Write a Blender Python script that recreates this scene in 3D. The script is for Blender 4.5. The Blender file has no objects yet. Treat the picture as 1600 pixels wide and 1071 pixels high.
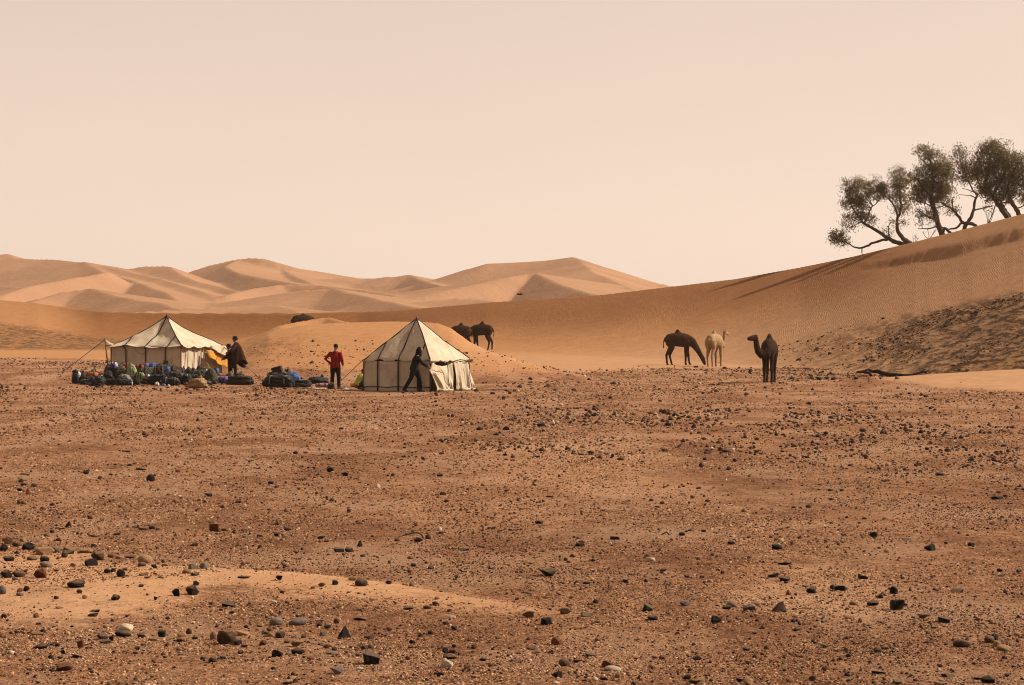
import bpy, bmesh, math, random
import numpy as np
from mathutils import Vector, Matrix, Quaternion

R = math.radians
SC = bpy.context.scene
COL = SC.collection

# ------------------------------------------------------------------ camera, light, exposure
FP = 3556.0          # focal length in photo pixels (1600 wide)
EYE = 1.9            # camera height
HZ = 530.0           # photo row of the true horizon
cam = bpy.data.cameras.new('camera')
cam.sensor_width = 36.0
cam.lens = FP * 36.0 / 1600.0
cam.shift_y = (HZ - 535.5) / 1600.0
cam.clip_start = 0.5
cam.clip_end = 6000.0
cam_o = bpy.data.objects.new('camera', cam)
COL.objects.link(cam_o)
cam_o.location = (0, 0, EYE)
cam_o.rotation_euler = (R(90), 0, 0)
SC.camera = cam_o

SUN_AZ, SUN_EL = 79.0, 39.0      # azimuth clockwise from the view direction (+Y)
world = bpy.data.worlds.new('World')
SC.world = world
world.use_nodes = True
wt = world.node_tree
for n in list(wt.nodes):
    wt.nodes.remove(n)
sky = wt.nodes.new('ShaderNodeTexSky')
sky.sky_type = 'NISHITA'
sky.sun_disc = False
sky.sun_elevation = R(SUN_EL)
sky.sun_rotation = R(SUN_AZ)
sky.dust_density = 0.7
sky.air_density = 1.0
bw = wt.nodes.new('ShaderNodeRGBToBW')
mul = wt.nodes.new('ShaderNodeMath'); mul.operation = 'MULTIPLY_ADD'
mul.inputs[1].default_value = 0.44      # share of the clear-sky brightness that survives the dust
mul.inputs[2].default_value = 3.0       # the even veil of airborne dust
tint = wt.nodes.new('ShaderNodeMix'); tint.data_type = 'RGBA'; tint.blend_type = 'MULTIPLY'
tint.inputs['Factor'].default_value = 1.0
tint.inputs['B'].default_value = (1.0, 0.795, 0.652, 1)
bg = wt.nodes.new('ShaderNodeBackground'); bg.inputs['Strength'].default_value = 0.0885
wo = wt.nodes.new('ShaderNodeOutputWorld')
wt.links.new(sky.outputs[0], bw.inputs[0])
# the dust hangs a little unevenly
wtc = wt.nodes.new('ShaderNodeTexCoord'); wnz = wt.nodes.new('ShaderNodeTexNoise')
wnz.inputs['Scale'].default_value = 5.0; wnz.inputs['Detail'].default_value = 3.0
wmp = wt.nodes.new('ShaderNodeMapping'); wmp.inputs['Scale'].default_value = (1.0, 1.0, 3.0)
wt.links.new(wtc.outputs['Generated'], wmp.inputs[0]); wt.links.new(wmp.outputs[0], wnz.inputs['Vector'])
wma = wt.nodes.new('ShaderNodeMath'); wma.operation = 'MULTIPLY_ADD'; wma.inputs[1].default_value = 0.16; wma.inputs[2].default_value = 0.92
wt.links.new(wnz.outputs['Fac'], wma.inputs[0])
wmm = wt.nodes.new('ShaderNodeMath'); wmm.operation = 'MULTIPLY'
wt.links.new(bw.outputs[0], wmm.inputs[0]); wt.links.new(wma.outputs[0], wmm.inputs[1])
wt.links.new(wmm.outputs[0], mul.inputs[0])
wt.links.new(mul.outputs[0], tint.inputs['A'])
wt.links.new(tint.outputs['Result'], bg.inputs['Color'])
wt.links.new(bg.outputs[0], wo.inputs[0])

sl = bpy.data.lights.new('sun', 'SUN')
sl.energy = 5.0
sl.angle = R(0.6)
sl.color = (1.0, 0.90, 0.76)
so = bpy.data.objects.new('sun', sl)
COL.objects.link(so)
SUN_DIR = Vector((math.sin(R(SUN_AZ)) * math.cos(R(SUN_EL)), math.cos(R(SUN_AZ)) * math.cos(R(SUN_EL)), math.sin(R(SUN_EL))))
so.rotation_euler = SUN_DIR.to_track_quat('Z', 'Y').to_euler()
so.location = (60, 40, 80)

vs = SC.view_settings
vs.view_transform = 'Standard'
vs.look = 'None'
vs.exposure = 0.87
vs.gamma = 1.0
vs.use_curve_mapping = False
SC.render.engine = 'CYCLES'
SC.cycles.use_denoising = True
SC.cycles.denoising_input_passes = 'RGB_ALBEDO_NORMAL'
SC.cycles.pixel_filter_type = 'BLACKMAN_HARRIS'
SC.cycles.filter_width = 1.05
SC.cycles.max_bounces = 5
SC.cycles.volume_bounces = 1
SC.cycles.transparent_max_bounces = 6
SC.cycles.use_adaptive_sampling = False
SC.cycles.adaptive_threshold = 0.01

# ------------------------------------------------------------------ helpers
def P(px, py, d):
    """The point at distance d (metres along the view axis) seen at photo pixel px, py."""
    return Vector(((px - 800.0) / FP * d, d, EYE - (py - HZ) / FP * d))

def tag(o, label=None, cat=None, group=None, kind=None):
    if label: o['label'] = label
    if cat: o['category'] = cat
    if group: o['group'] = group
    if kind: o['kind'] = kind
    return o

def link(o, parent=None):
    COL.objects.link(o)
    if parent is not None:
        o.parent = parent
    return o

def empty(name, loc, rz=0.0):
    o = bpy.data.objects.new(name, None)
    o.empty_display_size = 0.3
    o.location = loc
    o.rotation_euler = (0, 0, rz)
    return link(o)

def obj_from_bm(name, bm, mat, parent=None, smooth=True):
    me = bpy.data.meshes.new(name)
    bmesh.ops.recalc_face_normals(bm, faces=bm.faces)
    bm.to_mesh(me); bm.free()
    if smooth:
        me.polygons.foreach_set('use_smooth', [True] * len(me.polygons))
    if mat: me.materials.append(mat)
    o = bpy.data.objects.new(name, me)
    return link(o, parent)

def mesh_np(name, verts, faces, smooth=True, mat=None):
    """Mesh from numpy arrays; faces is (n, k)."""
    verts = np.asarray(verts, dtype=np.float32); faces = np.asarray(faces, dtype=np.int32)
    me = bpy.data.meshes.new(name)
    k = faces.shape[1]
    me.vertices.add(len(verts)); me.vertices.foreach_set('co', verts.ravel())
    me.loops.add(faces.size); me.loops.foreach_set('vertex_index', faces.ravel())
    me.polygons.add(len(faces))
    me.polygons.foreach_set('loop_start', np.arange(0, faces.size, k, dtype=np.int32))
    try:
        me.polygons.foreach_set('loop_total', np.full(len(faces), k, dtype=np.int32))
    except Exception:
        pass
    me.update(calc_edges=True)
    if smooth:
        me.polygons.foreach_set('use_smooth', np.ones(len(faces), dtype=bool))
    if mat: me.materials.append(mat)
    me.validate()
    return me

def vnoise(x, y, seed=0):
    x = np.asarray(x, dtype=np.float64); y = np.asarray(y, dtype=np.float64)
    xi = np.floor(x).astype(np.int64); yi = np.floor(y).astype(np.int64)
    fx = x - xi; fy = y - yi
    fx = fx * fx * (3 - 2 * fx); fy = fy * fy * (3 - 2 * fy)
    def h(a, b):
        n = (a * 374761393 + b * 668265263 + seed * 1274126177) & 0xFFFFFFFF
        n = ((n ^ (n >> 13)) * 1274126177) & 0xFFFFFFFF
        n = n ^ (n >> 16)
        return (n & 0xFFFF) / 65535.0
    a = h(xi, yi); b = h(xi + 1, yi); c = h(xi, yi + 1); d = h(xi + 1, yi + 1)
    return (a + (b - a) * fx) * (1 - fy) + (c + (d - c) * fx) * fy

def fbm(x, y, oct=4, seed=0):
    s = 0.0; amp = 0.5; tot = 0.0
    for o in range(oct):
        s = s + amp * vnoise(x * 2 ** o + 17.3 * o, y * 2 ** o + 9.1 * o, seed + o)
        tot += amp; amp *= 0.5
    return s / tot

def sstep(a, b, x):
    t = np.clip((x - a) / (b - a), 0, 1)
    return t * t * (3 - 2 * t)

def lerp_tab(tab, col, u):
    return np.interp(u, [r[0] for r in tab], [r[col] for r in tab])

# --- node materials
def new_mat(name):
    m = bpy.data.materials.new(name); m.use_nodes = True
    nt = m.node_tree
    bsdf = nt.nodes['Principled BSDF']
    bsdf.inputs['Specular IOR Level'].default_value = 0.25
    return m, nt, bsdf

def nnode(nt, typ, **kw):
    n = nt.nodes.new(typ)
    for k, v in kw.items():
        setattr(n, k, v)
    return n

def noise(nt, vec, scale, detail=4, rough=0.55):
    n = nnode(nt, 'ShaderNodeTexNoise')
    n.inputs['Scale'].default_value = scale
    n.inputs['Detail'].default_value = detail
    n.inputs['Roughness'].default_value = rough
    if vec is not None: nt.links.new(vec, n.inputs['Vector'])
    return n.outputs['Fac']

def ramp(nt, fac, stops):
    r = nnode(nt, 'ShaderNodeValToRGB')
    while len(r.color_ramp.elements) < len(stops):
        r.color_ramp.elements.new(0.5)
    for e, (p, c) in zip(r.color_ramp.elements, stops):
        e.position = p
        e.color = (c[0], c[1], c[2], 1) if hasattr(c, '__len__') else (c, c, c, 1)
    nt.links.new(fac, r.inputs['Fac'])
    return r.outputs['Color']

def mix(nt, fac, a, b, blend='MIX'):
    n = nnode(nt, 'ShaderNodeMix', data_type='RGBA', blend_type=blend)
    for s, v in (('Factor', fac), ('A', a), ('B', b)):
        if hasattr(v, 'is_linked') or isinstance(v, bpy.types.NodeSocket):
            nt.links.new(v, n.inputs[s])
        elif s == 'Factor':
            n.inputs[s].default_value = v
        else:
            n.inputs[s].default_value = (v[0], v[1], v[2], 1)
    return n.outputs['Result']

def math_n(nt, op, a, b=None, c=None, clamp=False):
    n = nnode(nt, 'ShaderNodeMath', operation=op, use_clamp=clamp)
    for i, v in enumerate((a, b, c)):
        if v is None: continue
        if isinstance(v, bpy.types.NodeSocket): nt.links.new(v, n.inputs[i])
        else: n.inputs[i].default_value = v
    return n.outputs[0]

def attr(nt, name):
    n = nnode(nt, 'ShaderNodeAttribute', attribute_name=name)
    return n.outputs['Fac']

def bump(nt, bsdf, height, strength, dist, prev=None):
    b = nnode(nt, 'ShaderNodeBump')
    b.inputs['Distance'].default_value = dist
    if isinstance(strength, bpy.types.NodeSocket): nt.links.new(strength, b.inputs['Strength'])
    else: b.inputs['Strength'].default_value = strength
    nt.links.new(height, b.inputs['Height'])
    if prev is not None: nt.links.new(prev, b.inputs['Normal'])
    if bsdf is not None: nt.links.new(b.outputs[0], bsdf.inputs['Normal'])
    return b.outputs[0]

def simple_mat(name, color, rough=0.8, var=0.25, scale=6.0, bump_s=0.3, bump_d=0.01, spec=0.2, translucent=0.0):
    """One-colour material with blotchy variation, wear and fine relief."""
    m, nt, b = new_mat(name)
    tc = nnode(nt, 'ShaderNodeTexCoord')
    f = noise(nt, tc.outputs['Object'], scale, 5, 0.6)
    lo = [max(0.0, c * (1 - var)) for c in color]; hi = [min(1.0, c * (1 + var)) for c in color]
    c = ramp(nt, f, [(0.3, lo), (0.7, hi)])
    nt.links.new(c, b.inputs['Base Color'])
    b.inputs['Roughness'].default_value = rough
    b.inputs['Specular IOR Level'].default_value = spec
    f2 = noise(nt, tc.outputs['Object'], scale * 6, 4, 0.6)
    bump(nt, b, f2, bump_s, bump_d)
    if translucent > 0:
        tr = nnode(nt, 'ShaderNodeBsdfTranslucent')
        nt.links.new(c, tr.inputs['Color'])
        ms = nnode(nt, 'ShaderNodeMixShader'); ms.inputs[0].default_value = translucent
        nt.links.new(b.outputs[0], ms.inputs[1]); nt.links.new(tr.outputs[0], ms.inputs[2])
        nt.links.new(ms.outputs[0], nt.nodes['Material Output'].inputs['Surface'])
    return m

# --- lofted tubes
def frame_path(pts):
    pts = [Vector(p) for p in pts]
    tans = []
    for i in range(len(pts)):
        a = pts[max(0, i - 1)]; b = pts[min(len(pts) - 1, i + 1)]
        t = (b - a)
        tans.append(t.normalized() if t.length > 1e-9 else Vector((0, 0, 1)))
    return pts, tans

def loft(bm, pts, radii, n=10, side=None, caps=True, cap=0.75):
    """Closed tube through pts. radii: r or (r_side, r_up). side: the sideways reference axis."""
    pts, tans = frame_path(pts)
    rings = []
    ref = Vector(side) if side is not None else None
    last = None
    rr = [(r, r) if not hasattr(r, '__len__') else r for r in radii]
    seq = list(zip(pts, tans, rr))
    if caps:                                     # rounded ends
        p, t, r = seq[0]; m = min(r)
        seq = [(p - t * m * cap, t, (r[0] * .35, r[1] * .35)), (p - t * m * cap * 0.6, t, (r[0] * .75, r[1] * .75))] + seq
        p, t, r = seq[-1]; m = min(r)
        seq = seq + [(p + t * m * cap * 0.6, t, (r[0] * .75, r[1] * .75)), (p + t * m * cap, t, (r[0] * .35, r[1] * .35))]
    for p, t, r in seq:
        if ref is not None:
            s = ref - t * ref.dot(t)
        elif last is not None:
            s = last - t * last.dot(t)
        else:
            s = Vector((0, 1, 0)) - t * t.y
            if s.length < 0.1: s = Vector((1, 0, 0)) - t * t.x
        if s.length < 1e-6: s = t.orthogonal()
        s.normalize(); last = s
        up = t.cross(s)
        rings.append([bm.verts.new(p + s * (math.cos(a) * r[0]) + up * (math.sin(a) * r[1]))
                      for a in (2 * math.pi * k / n for k in range(n))])
    for a, b in zip(rings, rings[1:]):
        for k in range(n):
            bm.faces.new((a[k], a[(k + 1) % n], b[(k + 1) % n], b[k]))
    bm.faces.new(rings[0][::-1]); bm.faces.new(rings[-1])

def ball(bm, c, r, sub=2):
    r = (r, r, r) if not hasattr(r, '__len__') else r
    m = Matrix.Translation(c) @ Matrix.Diagonal((r[0], r[1], r[2], 1))
    bmesh.ops.create_icosphere(bm, subdivisions=sub, radius=1.0, matrix=m)

def box(bm, c, size, rot=None):
    m = Matrix.Translation(c)
    if rot is not None: m = m @ rot.to_4x4()
    m = m @ Matrix.Diagonal((size[0], size[1], size[2], 1))
    bmesh.ops.create_cube(bm, size=1.0, matrix=m)

def fused(name, bm, mat, voxel, parent=None, smooth_it=4, warp=None):
    """Fuse overlapping closed shapes of bm into one continuous skin."""
    me = bpy.data.meshes.new(name + '_raw')
    bmesh.ops.recalc_face_normals(bm, faces=bm.faces)
    bm.to_mesh(me); bm.free()
    tmp = bpy.data.objects.new(name + '_raw', me); COL.objects.link(tmp)
    md = tmp.modifiers.new('r', 'REMESH'); md.mode = 'VOXEL'; md.voxel_size = voxel
    if smooth_it:
        ms = tmp.modifiers.new('s', 'SMOOTH'); ms.factor = 0.5; ms.iterations = smooth_it
    dg = bpy.context.evaluated_depsgraph_get(); dg.update()
    out = bpy.data.meshes.new_from_object(tmp.evaluated_get(dg))
    bpy.data.objects.remove(tmp); bpy.data.meshes.remove(me)
    out.name = name
    out.polygons.foreach_set('use_smooth', [True] * len(out.polygons))
    out.materials.clear()
    if mat: out.materials.append(mat)
    o = bpy.data.objects.new(name, out)
    return link(o, parent)

rng = random.Random(7)
# ------------------------------------------------------------------ the ground: plain, mound, near dune, far dunes
CREST = [  # photo column, photo row, distance of the long near dune's crest; distance of its foot; profile power
    (-3200, 430, 250, 190, 1.3), (-700, 450, 235, 170, 1.5), (-200, 459, 230, 172, 1.6), (0, 469, 225, 170, 1.6), (60, 474, 222, 172, 2.0), (110, 481, 218, 178, 2.8), (160, 487, 214, 184, 4.0), (225, 488.5, 213, 188, 5.5),
    (300, 489, 212, 190, 7.0), (460, 489, 210, 188, 7.0), (560, 487, 210, 184, 4.6), (620, 485, 208, 182, 2.0), (680, 480, 205, 172, 1.7),
    (760, 473, 200, 166, 1.5), (850, 467, 196, 160, 1.35), (940, 461, 192, 154, 1.3), (1050, 448, 188, 147, 1.2), (1150, 436, 182, 139, 1.15),
    (1250, 418, 176, 130, 1.15), (1330, 402, 170, 122, 1.15), (1430, 378, 162, 114, 1.12), (1520, 355, 156, 108, 1.1), (1600, 334, 152, 104, 1.1),
    (1800, 287, 146, 98, 1.1), (2300, 215, 140, 92, 1.1), (4800, 150, 130, 85, 1.1)]

MOUND = [  # the low mound behind the tents: column, row and distance of its crest, distance of its foot
    (250, 569, 122, 112), (340, 553, 124, 110), (380, 537, 127, 107), (420, 519, 129, 104), (470, 509, 131, 101), (520, 505, 132, 99), (600, 502.5, 132, 98), (660, 503, 131, 98),
    (685, 505.5, 129, 98), (705, 513, 126.5, 98), (720, 524, 124, 98), (735, 535, 122, 98), (755, 544.5, 119.5, 98), (775, 552, 117, 98), (800, 559, 115, 99), (830, 567, 112, 100), (880, 578, 109, 102), (940, 590, 106, 104)]
NEAR_RIDGES = [  # points, front slope, back slope: small crest, drift tongue at the right
    ([(436, 509, 150), (478, 500.5, 152), (512, 495.5, 153), (530, 500.5, 151), (552, 505, 150)], 0.5, 0.30),
    ([(1250, 606, 92), (1380, 596, 92), (1450, 589, 92.5), (1530, 580.5, 93), (1600, 574, 93), (1900, 554, 92)], 0.066, 0.16)]

def mound_h(u, x, y, base):
    cpy = lerp_tab(MOUND, 1, u); dc = lerp_tab(MOUND, 2, u); df = lerp_tab(MOUND, 3, u)
    zc = EYE - (cpy - HZ) / FP * dc
    t = np.clip((y - df) / (dc - df), 0, 1)
    f = base + (zc - base) * (0.45 * t + 0.55 * t * t * (3 - 2 * t))
    f = f + (0.30 * (fbm(x / 6.0, y / 9.0, 3, 61) - 0.5) + 0.10 * (fbm(x / 1.7, y / 2.4, 3, 64) - 0.5)) * np.sin(math.pi * t) ** 0.7
    h = np.where(y <= dc, f, zc - 0.36 * (y - dc))
    h = h * sstep(-0.2, 0.4, h) + base * 0
    return np.where((u > 250) & (u < 940) & (y >= df), h, -5.0)

FAR_RIDGES = [
    ([(640, 431, 690), (668, 441, 630), (705, 452, 560), (745, 464, 490), (790, 484, 420)], 0.52, 0.18),
    ([(440, 421, 772), (462, 434, 700), (500, 446, 620), (540, 458, 540), (580, 480, 450)], 0.42, 0.18),
    ([(130, 410, 700), (160, 424, 640), (205, 440, 560), (260, 460, 470), (300, 482, 400)], 0.40, 0.15),
    ([(905, 407, 636), (925, 424, 570), (965, 444, 500), (1010, 462, 430), (1060, 485, 360)], 0.20, 0.30),
    ([(520, 452, 385), (560, 462, 350), (610, 474, 310), (650, 483, 285)], 0.42, 0.14),
    ([(140, 452, 400), (190, 464, 360), (250, 476, 310), (290, 485, 280)], 0.36, 0.14),
    ([(-400, 402, 960), (-40, 400, 950), (10, 396.5, 950), (24, 401, 945), (36, 408, 940), (70, 420, 900)], 0.416, 0.3),
    ([(-700, 415, 780), (-200, 409, 770), (-50, 405.5, 760), (20, 404, 750), (75, 406, 730), (130, 411, 700), (195, 421, 640), (260, 440, 560), (330, 462, 470)], 0.260, 0.25),
    ([(180, 425, 700), (225, 416.5, 690), (256, 415.5, 680), (266, 417, 675), (280, 426, 650), (310, 440, 600), (370, 456, 540)], 0.312, 0.35),
    ([(250, 440, 830), (292, 427, 810), (330, 414.5, 800), (362, 406.5, 790), (392, 403, 780), (412, 404.5, 775), (430, 412, 770), (448, 424, 765), (476, 436, 760), (510, 443, 750)], 0.429, 0.3),
    ([(372, 405.5, 787), (352, 417, 735), (372, 428, 680), (430, 436, 640), (480, 446, 600)], 0.546, 0.16),
    ([(430, 441, 720), (490, 438.5, 700), (540, 436, 700), (585, 436, 700), (610, 432.5, 690), (634, 430, 690), (646, 434, 682), (664, 442, 670), (700, 452, 650)], 0.286, 0.3),
    ([(560, 462, 640), (620, 450, 640), (665, 441, 640), (700, 430, 640), (735, 419, 640), (765, 411, 640), (800, 409, 640), (850, 406, 640), (893, 401, 640), (904, 406, 636), (935, 418, 630),
      (970, 429.5, 620), (1010, 440, 610), (1060, 449, 600), (1200, 470, 590)], 0.351, 0.32),
    ([(600, 478, 420), (660, 465, 430), (700, 456, 440), (740, 447, 450), (790, 437, 465), (825, 430, 478), (838, 427.5, 480), (848, 435, 462), (880, 447, 430), (910, 456, 400), (950, 467, 365)], 0.55, 0.15),
    ([(300, 476, 410), (395, 468, 400), (430, 459.5, 395), (470, 453.5, 390), (515, 452, 385), (545, 457, 378), (570, 467, 365), (605, 479, 345), (650, 485, 330)], 0.182, 0.3),
    ([(540, 484, 330), (600, 477.5, 330), (650, 474, 325), (700, 468.5, 320), (732, 465.5, 318), (760, 470, 310), (800, 477, 295)], 0.169, 0.3),
    ([(-90, 470, 420), (0, 464, 430), (30, 455, 445), (60, 446, 470), (110, 437, 500), (170, 428, 540)], 0.520, 0.2),
    ([(40, 476, 370), (72, 465, 385), (100, 456.5, 395), (138, 452.5, 400), (175, 456.5, 390), (212, 467, 370), (250, 478, 345)], 0.208, 0.3),
    ([(190, 488, 262), (240, 484.5, 270), (310, 481, 276), (380, 478, 280), (432, 477.5, 280), (448, 481, 270), (468, 489, 255)], 0.130, 0.4),
    ([(350, 464, 460), (400, 452, 480), (440, 446, 500), (500, 447, 490), (560, 454, 470), (620, 462, 440)], 0.338, 0.25),
    ([(-500, 455, 560), (-250, 440, 600), (-120, 436, 600), (-40, 444, 570), (40, 452, 540), (130, 445, 560)], 0.260, 0.3)]

BASE = [(0, 0), (98, 0), (137, 0.3), (169, 1.05), (200, 1.6), (230, 2.2), (270, 4.4), (1300, 17.5)]
LEFT_RISE = [(0, 0), (95, 0), (106, 0.22), (125, 0.32), (150, 0.15), (169, 0)]

DRIFT_TOP = [(-600, 862), (0, 872), (130, 870), (250, 884), (330, 893), (480, 901), (600, 913), (700, 928), (800, 944), (920, 962), (1100, 972)]
DRIFT_BOT = [(-600, 1000), (0, 984), (120, 990), (210, 972), (330, 946), (470, 948), (600, 956), (700, 960), (800, 963), (920, 972), (1100, 978)]
SAND_EDGE = [(-3000, 145), (0, 142), (160, 134), (330, 122), (450, 118), (560, 116), (680, 112), (800, 112), (900, 122), (1000, 130), (1250, 128), (1300, 112), (1370, 90), (1480, 84), (1600, 81.5), (4800, 80)]   # column, distance where blown sand takes over from gravel

def smax(a, b, k):
    return 0.5 * (a + b + np.sqrt((a - b) ** 2 + k * k))

def ridge_h(x, y, pts, sf, sb, ends=None):
    """Height of a dune with a 3-D crest line and constant slopes falling off in front and behind."""
    w = [P(*p) for p in pts]
    best = np.full_like(x, -1e3)
    for i_, (a, b) in enumerate(zip(w, w[1:])):
        ax, ay, dx, dy = a.x, a.y, b.x - a.x, b.y - a.y
        L2 = dx * dx + dy * dy
        t0 = ((x - ax) * dx + (y - ay) * dy) / L2
        t = np.clip(t0, 0, 1)
        ex = x - (ax + t * dx); ey = y - (ay + t * dy)
        dist = np.sqrt(ex * ex + ey * ey)
        side = dx * ey - dy * ex              # > 0: behind the crest
        z = a.z + t * (b.z - a.z)
        # slopes blend near the crest line's ends so that noses are rounded
        s = np.where(side > 0, sb, sf)
        if ends is not None:
            if i_ == 0: s = np.where(t0 < 0, np.maximum(s, ends), s)
            if i_ == len(w) - 2: s = np.where(t0 > 1, np.maximum(s, ends), s)
        best = np.maximum(best, z - s * dist)
    return best

def height(x, y):
    x = np.asarray(x, dtype=np.float64); y = np.asarray(y, dtype=np.float64)
    shp = np.broadcast(x, y).shape
    x = np.broadcast_to(x, shp).ravel().copy(); y = np.broadcast_to(y, shp).ravel().copy()
    u = 800.0 + FP * x / np.maximum(y, 1.0)
    base = np.interp(y, [b[0] for b in BASE], [b[1] for b in BASE])
    base = base + np.interp(y, [b[0] for b in LEFT_RISE], [b[1] for b in LEFT_RISE]) * sstep(520, 330, u)
    z = base.copy()
    # ---- plain relief
    m = y < 175
    if m.any():
        xs, ys = x[m], y[m]
        fade = sstep(175, 90, ys)
        zz = 0.10 * (fbm(xs / 9, ys / 14, 3, 3) - 0.5) + 0.05 * (fbm(xs / 2.2, ys / 2.6, 3, 8) - 0.5)
        zz = zz + np.where(ys < 60, 0.016 * (fbm(xs / 0.45, ys / 0.45, 3, 21) - 0.5), 0)
        z[m] += zz * fade
        pyf = HZ + FP * EYE / np.maximum(ys, 1.0)
        us = u[m]
        top = np.interp(us, [p[0] for p in DRIFT_TOP], [p[1] for p in DRIFT_TOP]); bot = np.interp(us, [p[0] for p in DRIFT_BOT], [p[1] for p in DRIFT_BOT])
        t = np.clip((pyf - top) / np.maximum(bot - top, 1), 0, 1)
        prof = sstep(0, 0.28, t) * (1 - sstep(0.3, 1.0, t))
        z[m] += 0.075 * prof * sstep(1000, 300, us)
    # ---- near dune
    m = (y > 80) & (y < 330)
    if m.any():
        um, ym, bm_ = u[m], y[m], base[m]
        cpy = lerp_tab(CREST, 1, um); dc = lerp_tab(CREST, 2, um); df = lerp_tab(CREST, 3, um); pw = lerp_tab(CREST, 4, um)
        xm = x[m]
        zc = EYE - (cpy - HZ) / FP * dc
        t = np.clip((ym - df) / (dc - df), 0, 1)
        g = 0.75 * t ** pw + 0.25 * t * t * (3 - 2 * t)
        bf = np.minimum(bm_, 1.3)
        front = bm_ * 0 + bf + (zc - bf) * g
        # gentle undulation on the face
        front = front + 0.5 * (fbm(xm / 16, ym / 22, 3, 31) - 0.5) * np.sin(np.pi * t)
        # slip scarp below the crest at the right
        ts = 0.865 + 0.03 * (fbm(um / 60, um * 0, 2, 5) - 0.5) + 0.016 * (fbm(um / 9, um * 0, 2, 6) - 0.5)
        hs = 0.45 * sstep(1300, 1450, um)
        front = front - hs * (1 - sstep(ts - 0.05, ts, t)) * sstep(ts - 0.5, ts - 0.03, t)
        # trampled, nebkha-like lumps low on the slope at the right
        ro = rough_mask(um, ym, front)
        front = front + ro * (0.42 * (fbm(xm / 2.4, ym / 2.8, 4, 41) - 0.5) + 0.20 * (fbm(xm / 0.7, ym / 1.6, 3, 43) - 0.5) + 0.16 * np.maximum(0, fbm(xm / 0.9, ym / 1.0, 3, 47) - 0.45))
        flat = sstep(1230, 1330, um)           # the dune is broad-topped where the trees stand
        e_ = ym - dc
        back = zc - 0.30 * e_ * (1 - flat) + flat * np.where(e_ < 26, 0.030 * e_, 0.78 - 0.22 * (e_ - 26))
        zl = np.where(ym <= dc, front, back)
        zl = np.where(ym < df, -5, zl)
        z[m] = np.where((ym >= df) & (ym <= dc), np.maximum(zl, bm_ * (ym < df)), np.maximum(z[m], zl))
    m = (y > 70) & (y < 260)
    if m.any():
        xs, ys = x[m], y[m]
        zz = z[m]
        zz = np.maximum(zz, mound_h(u[m], xs, ys, base[m]))
        for i, (pts, sf, sb) in enumerate(NEAR_RIDGES):
            zz = smax(zz, ridge_h(xs, ys, pts, sf, sb, 0.45), (0.08, 0.06)[i])
        z[m] = zz
    m = y > 235
    if m.any():
        xs, ys = x[m], y[m]
        zz = z[m]
        for pts, sf, sb in FAR_RIDGES:
            zz = smax(zz, ridge_h(xs, ys, pts, sf, sb), 0.25)
        zz = zz + 1.1 * (fbm(xs / 60, ys / 80, 3, 71) - 0.5) + 0.25 * (fbm(xs / 9, ys / 14, 2, 75) - 0.5)
        z[m] = zz
    return z.reshape(shp)

def rough_mask(u, d, z):
    py = HZ - (z - EYE) * FP / d
    top = np.interp(u, [1150, 1210, 1330, 1450, 1600, 1900], [560, 528, 498, 474, 444, 390])
    k = sstep(0, 26, py - top) * sstep(1150, 1330, u)
    return k * (0.55 + 0.45 * sstep(1300, 1500, u))

def zat(x, y):
    return float(height(np.array([x]), np.array([y]))[0])

_RAYD = np.concatenate([np.linspace(8, 60, 700), np.linspace(60.1, 260, 1300)])
def on_ground(px, py):
    """Where the sight line through photo pixel (px, py) meets the ground."""
    d = _RAYD
    zr = EYE - (py - HZ) / FP * d
    zt = height((px - 800.0) / FP * d, d)
    hit = np.nonzero(zr <= zt)[0]
    if len(hit) == 0:
        return P(px, py, 200)
    i = hit[0]
    if i == 0: dd = d[0]
    else:
        a = zr[i - 1] - zt[i - 1]; b = zr[i] - zt[i]
        dd = d[i - 1] + (d[i] - d[i - 1]) * a / (a - b)
    x = (px - 800.0) / FP * dd
    return Vector((x, dd, zat(x, dd)))

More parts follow.
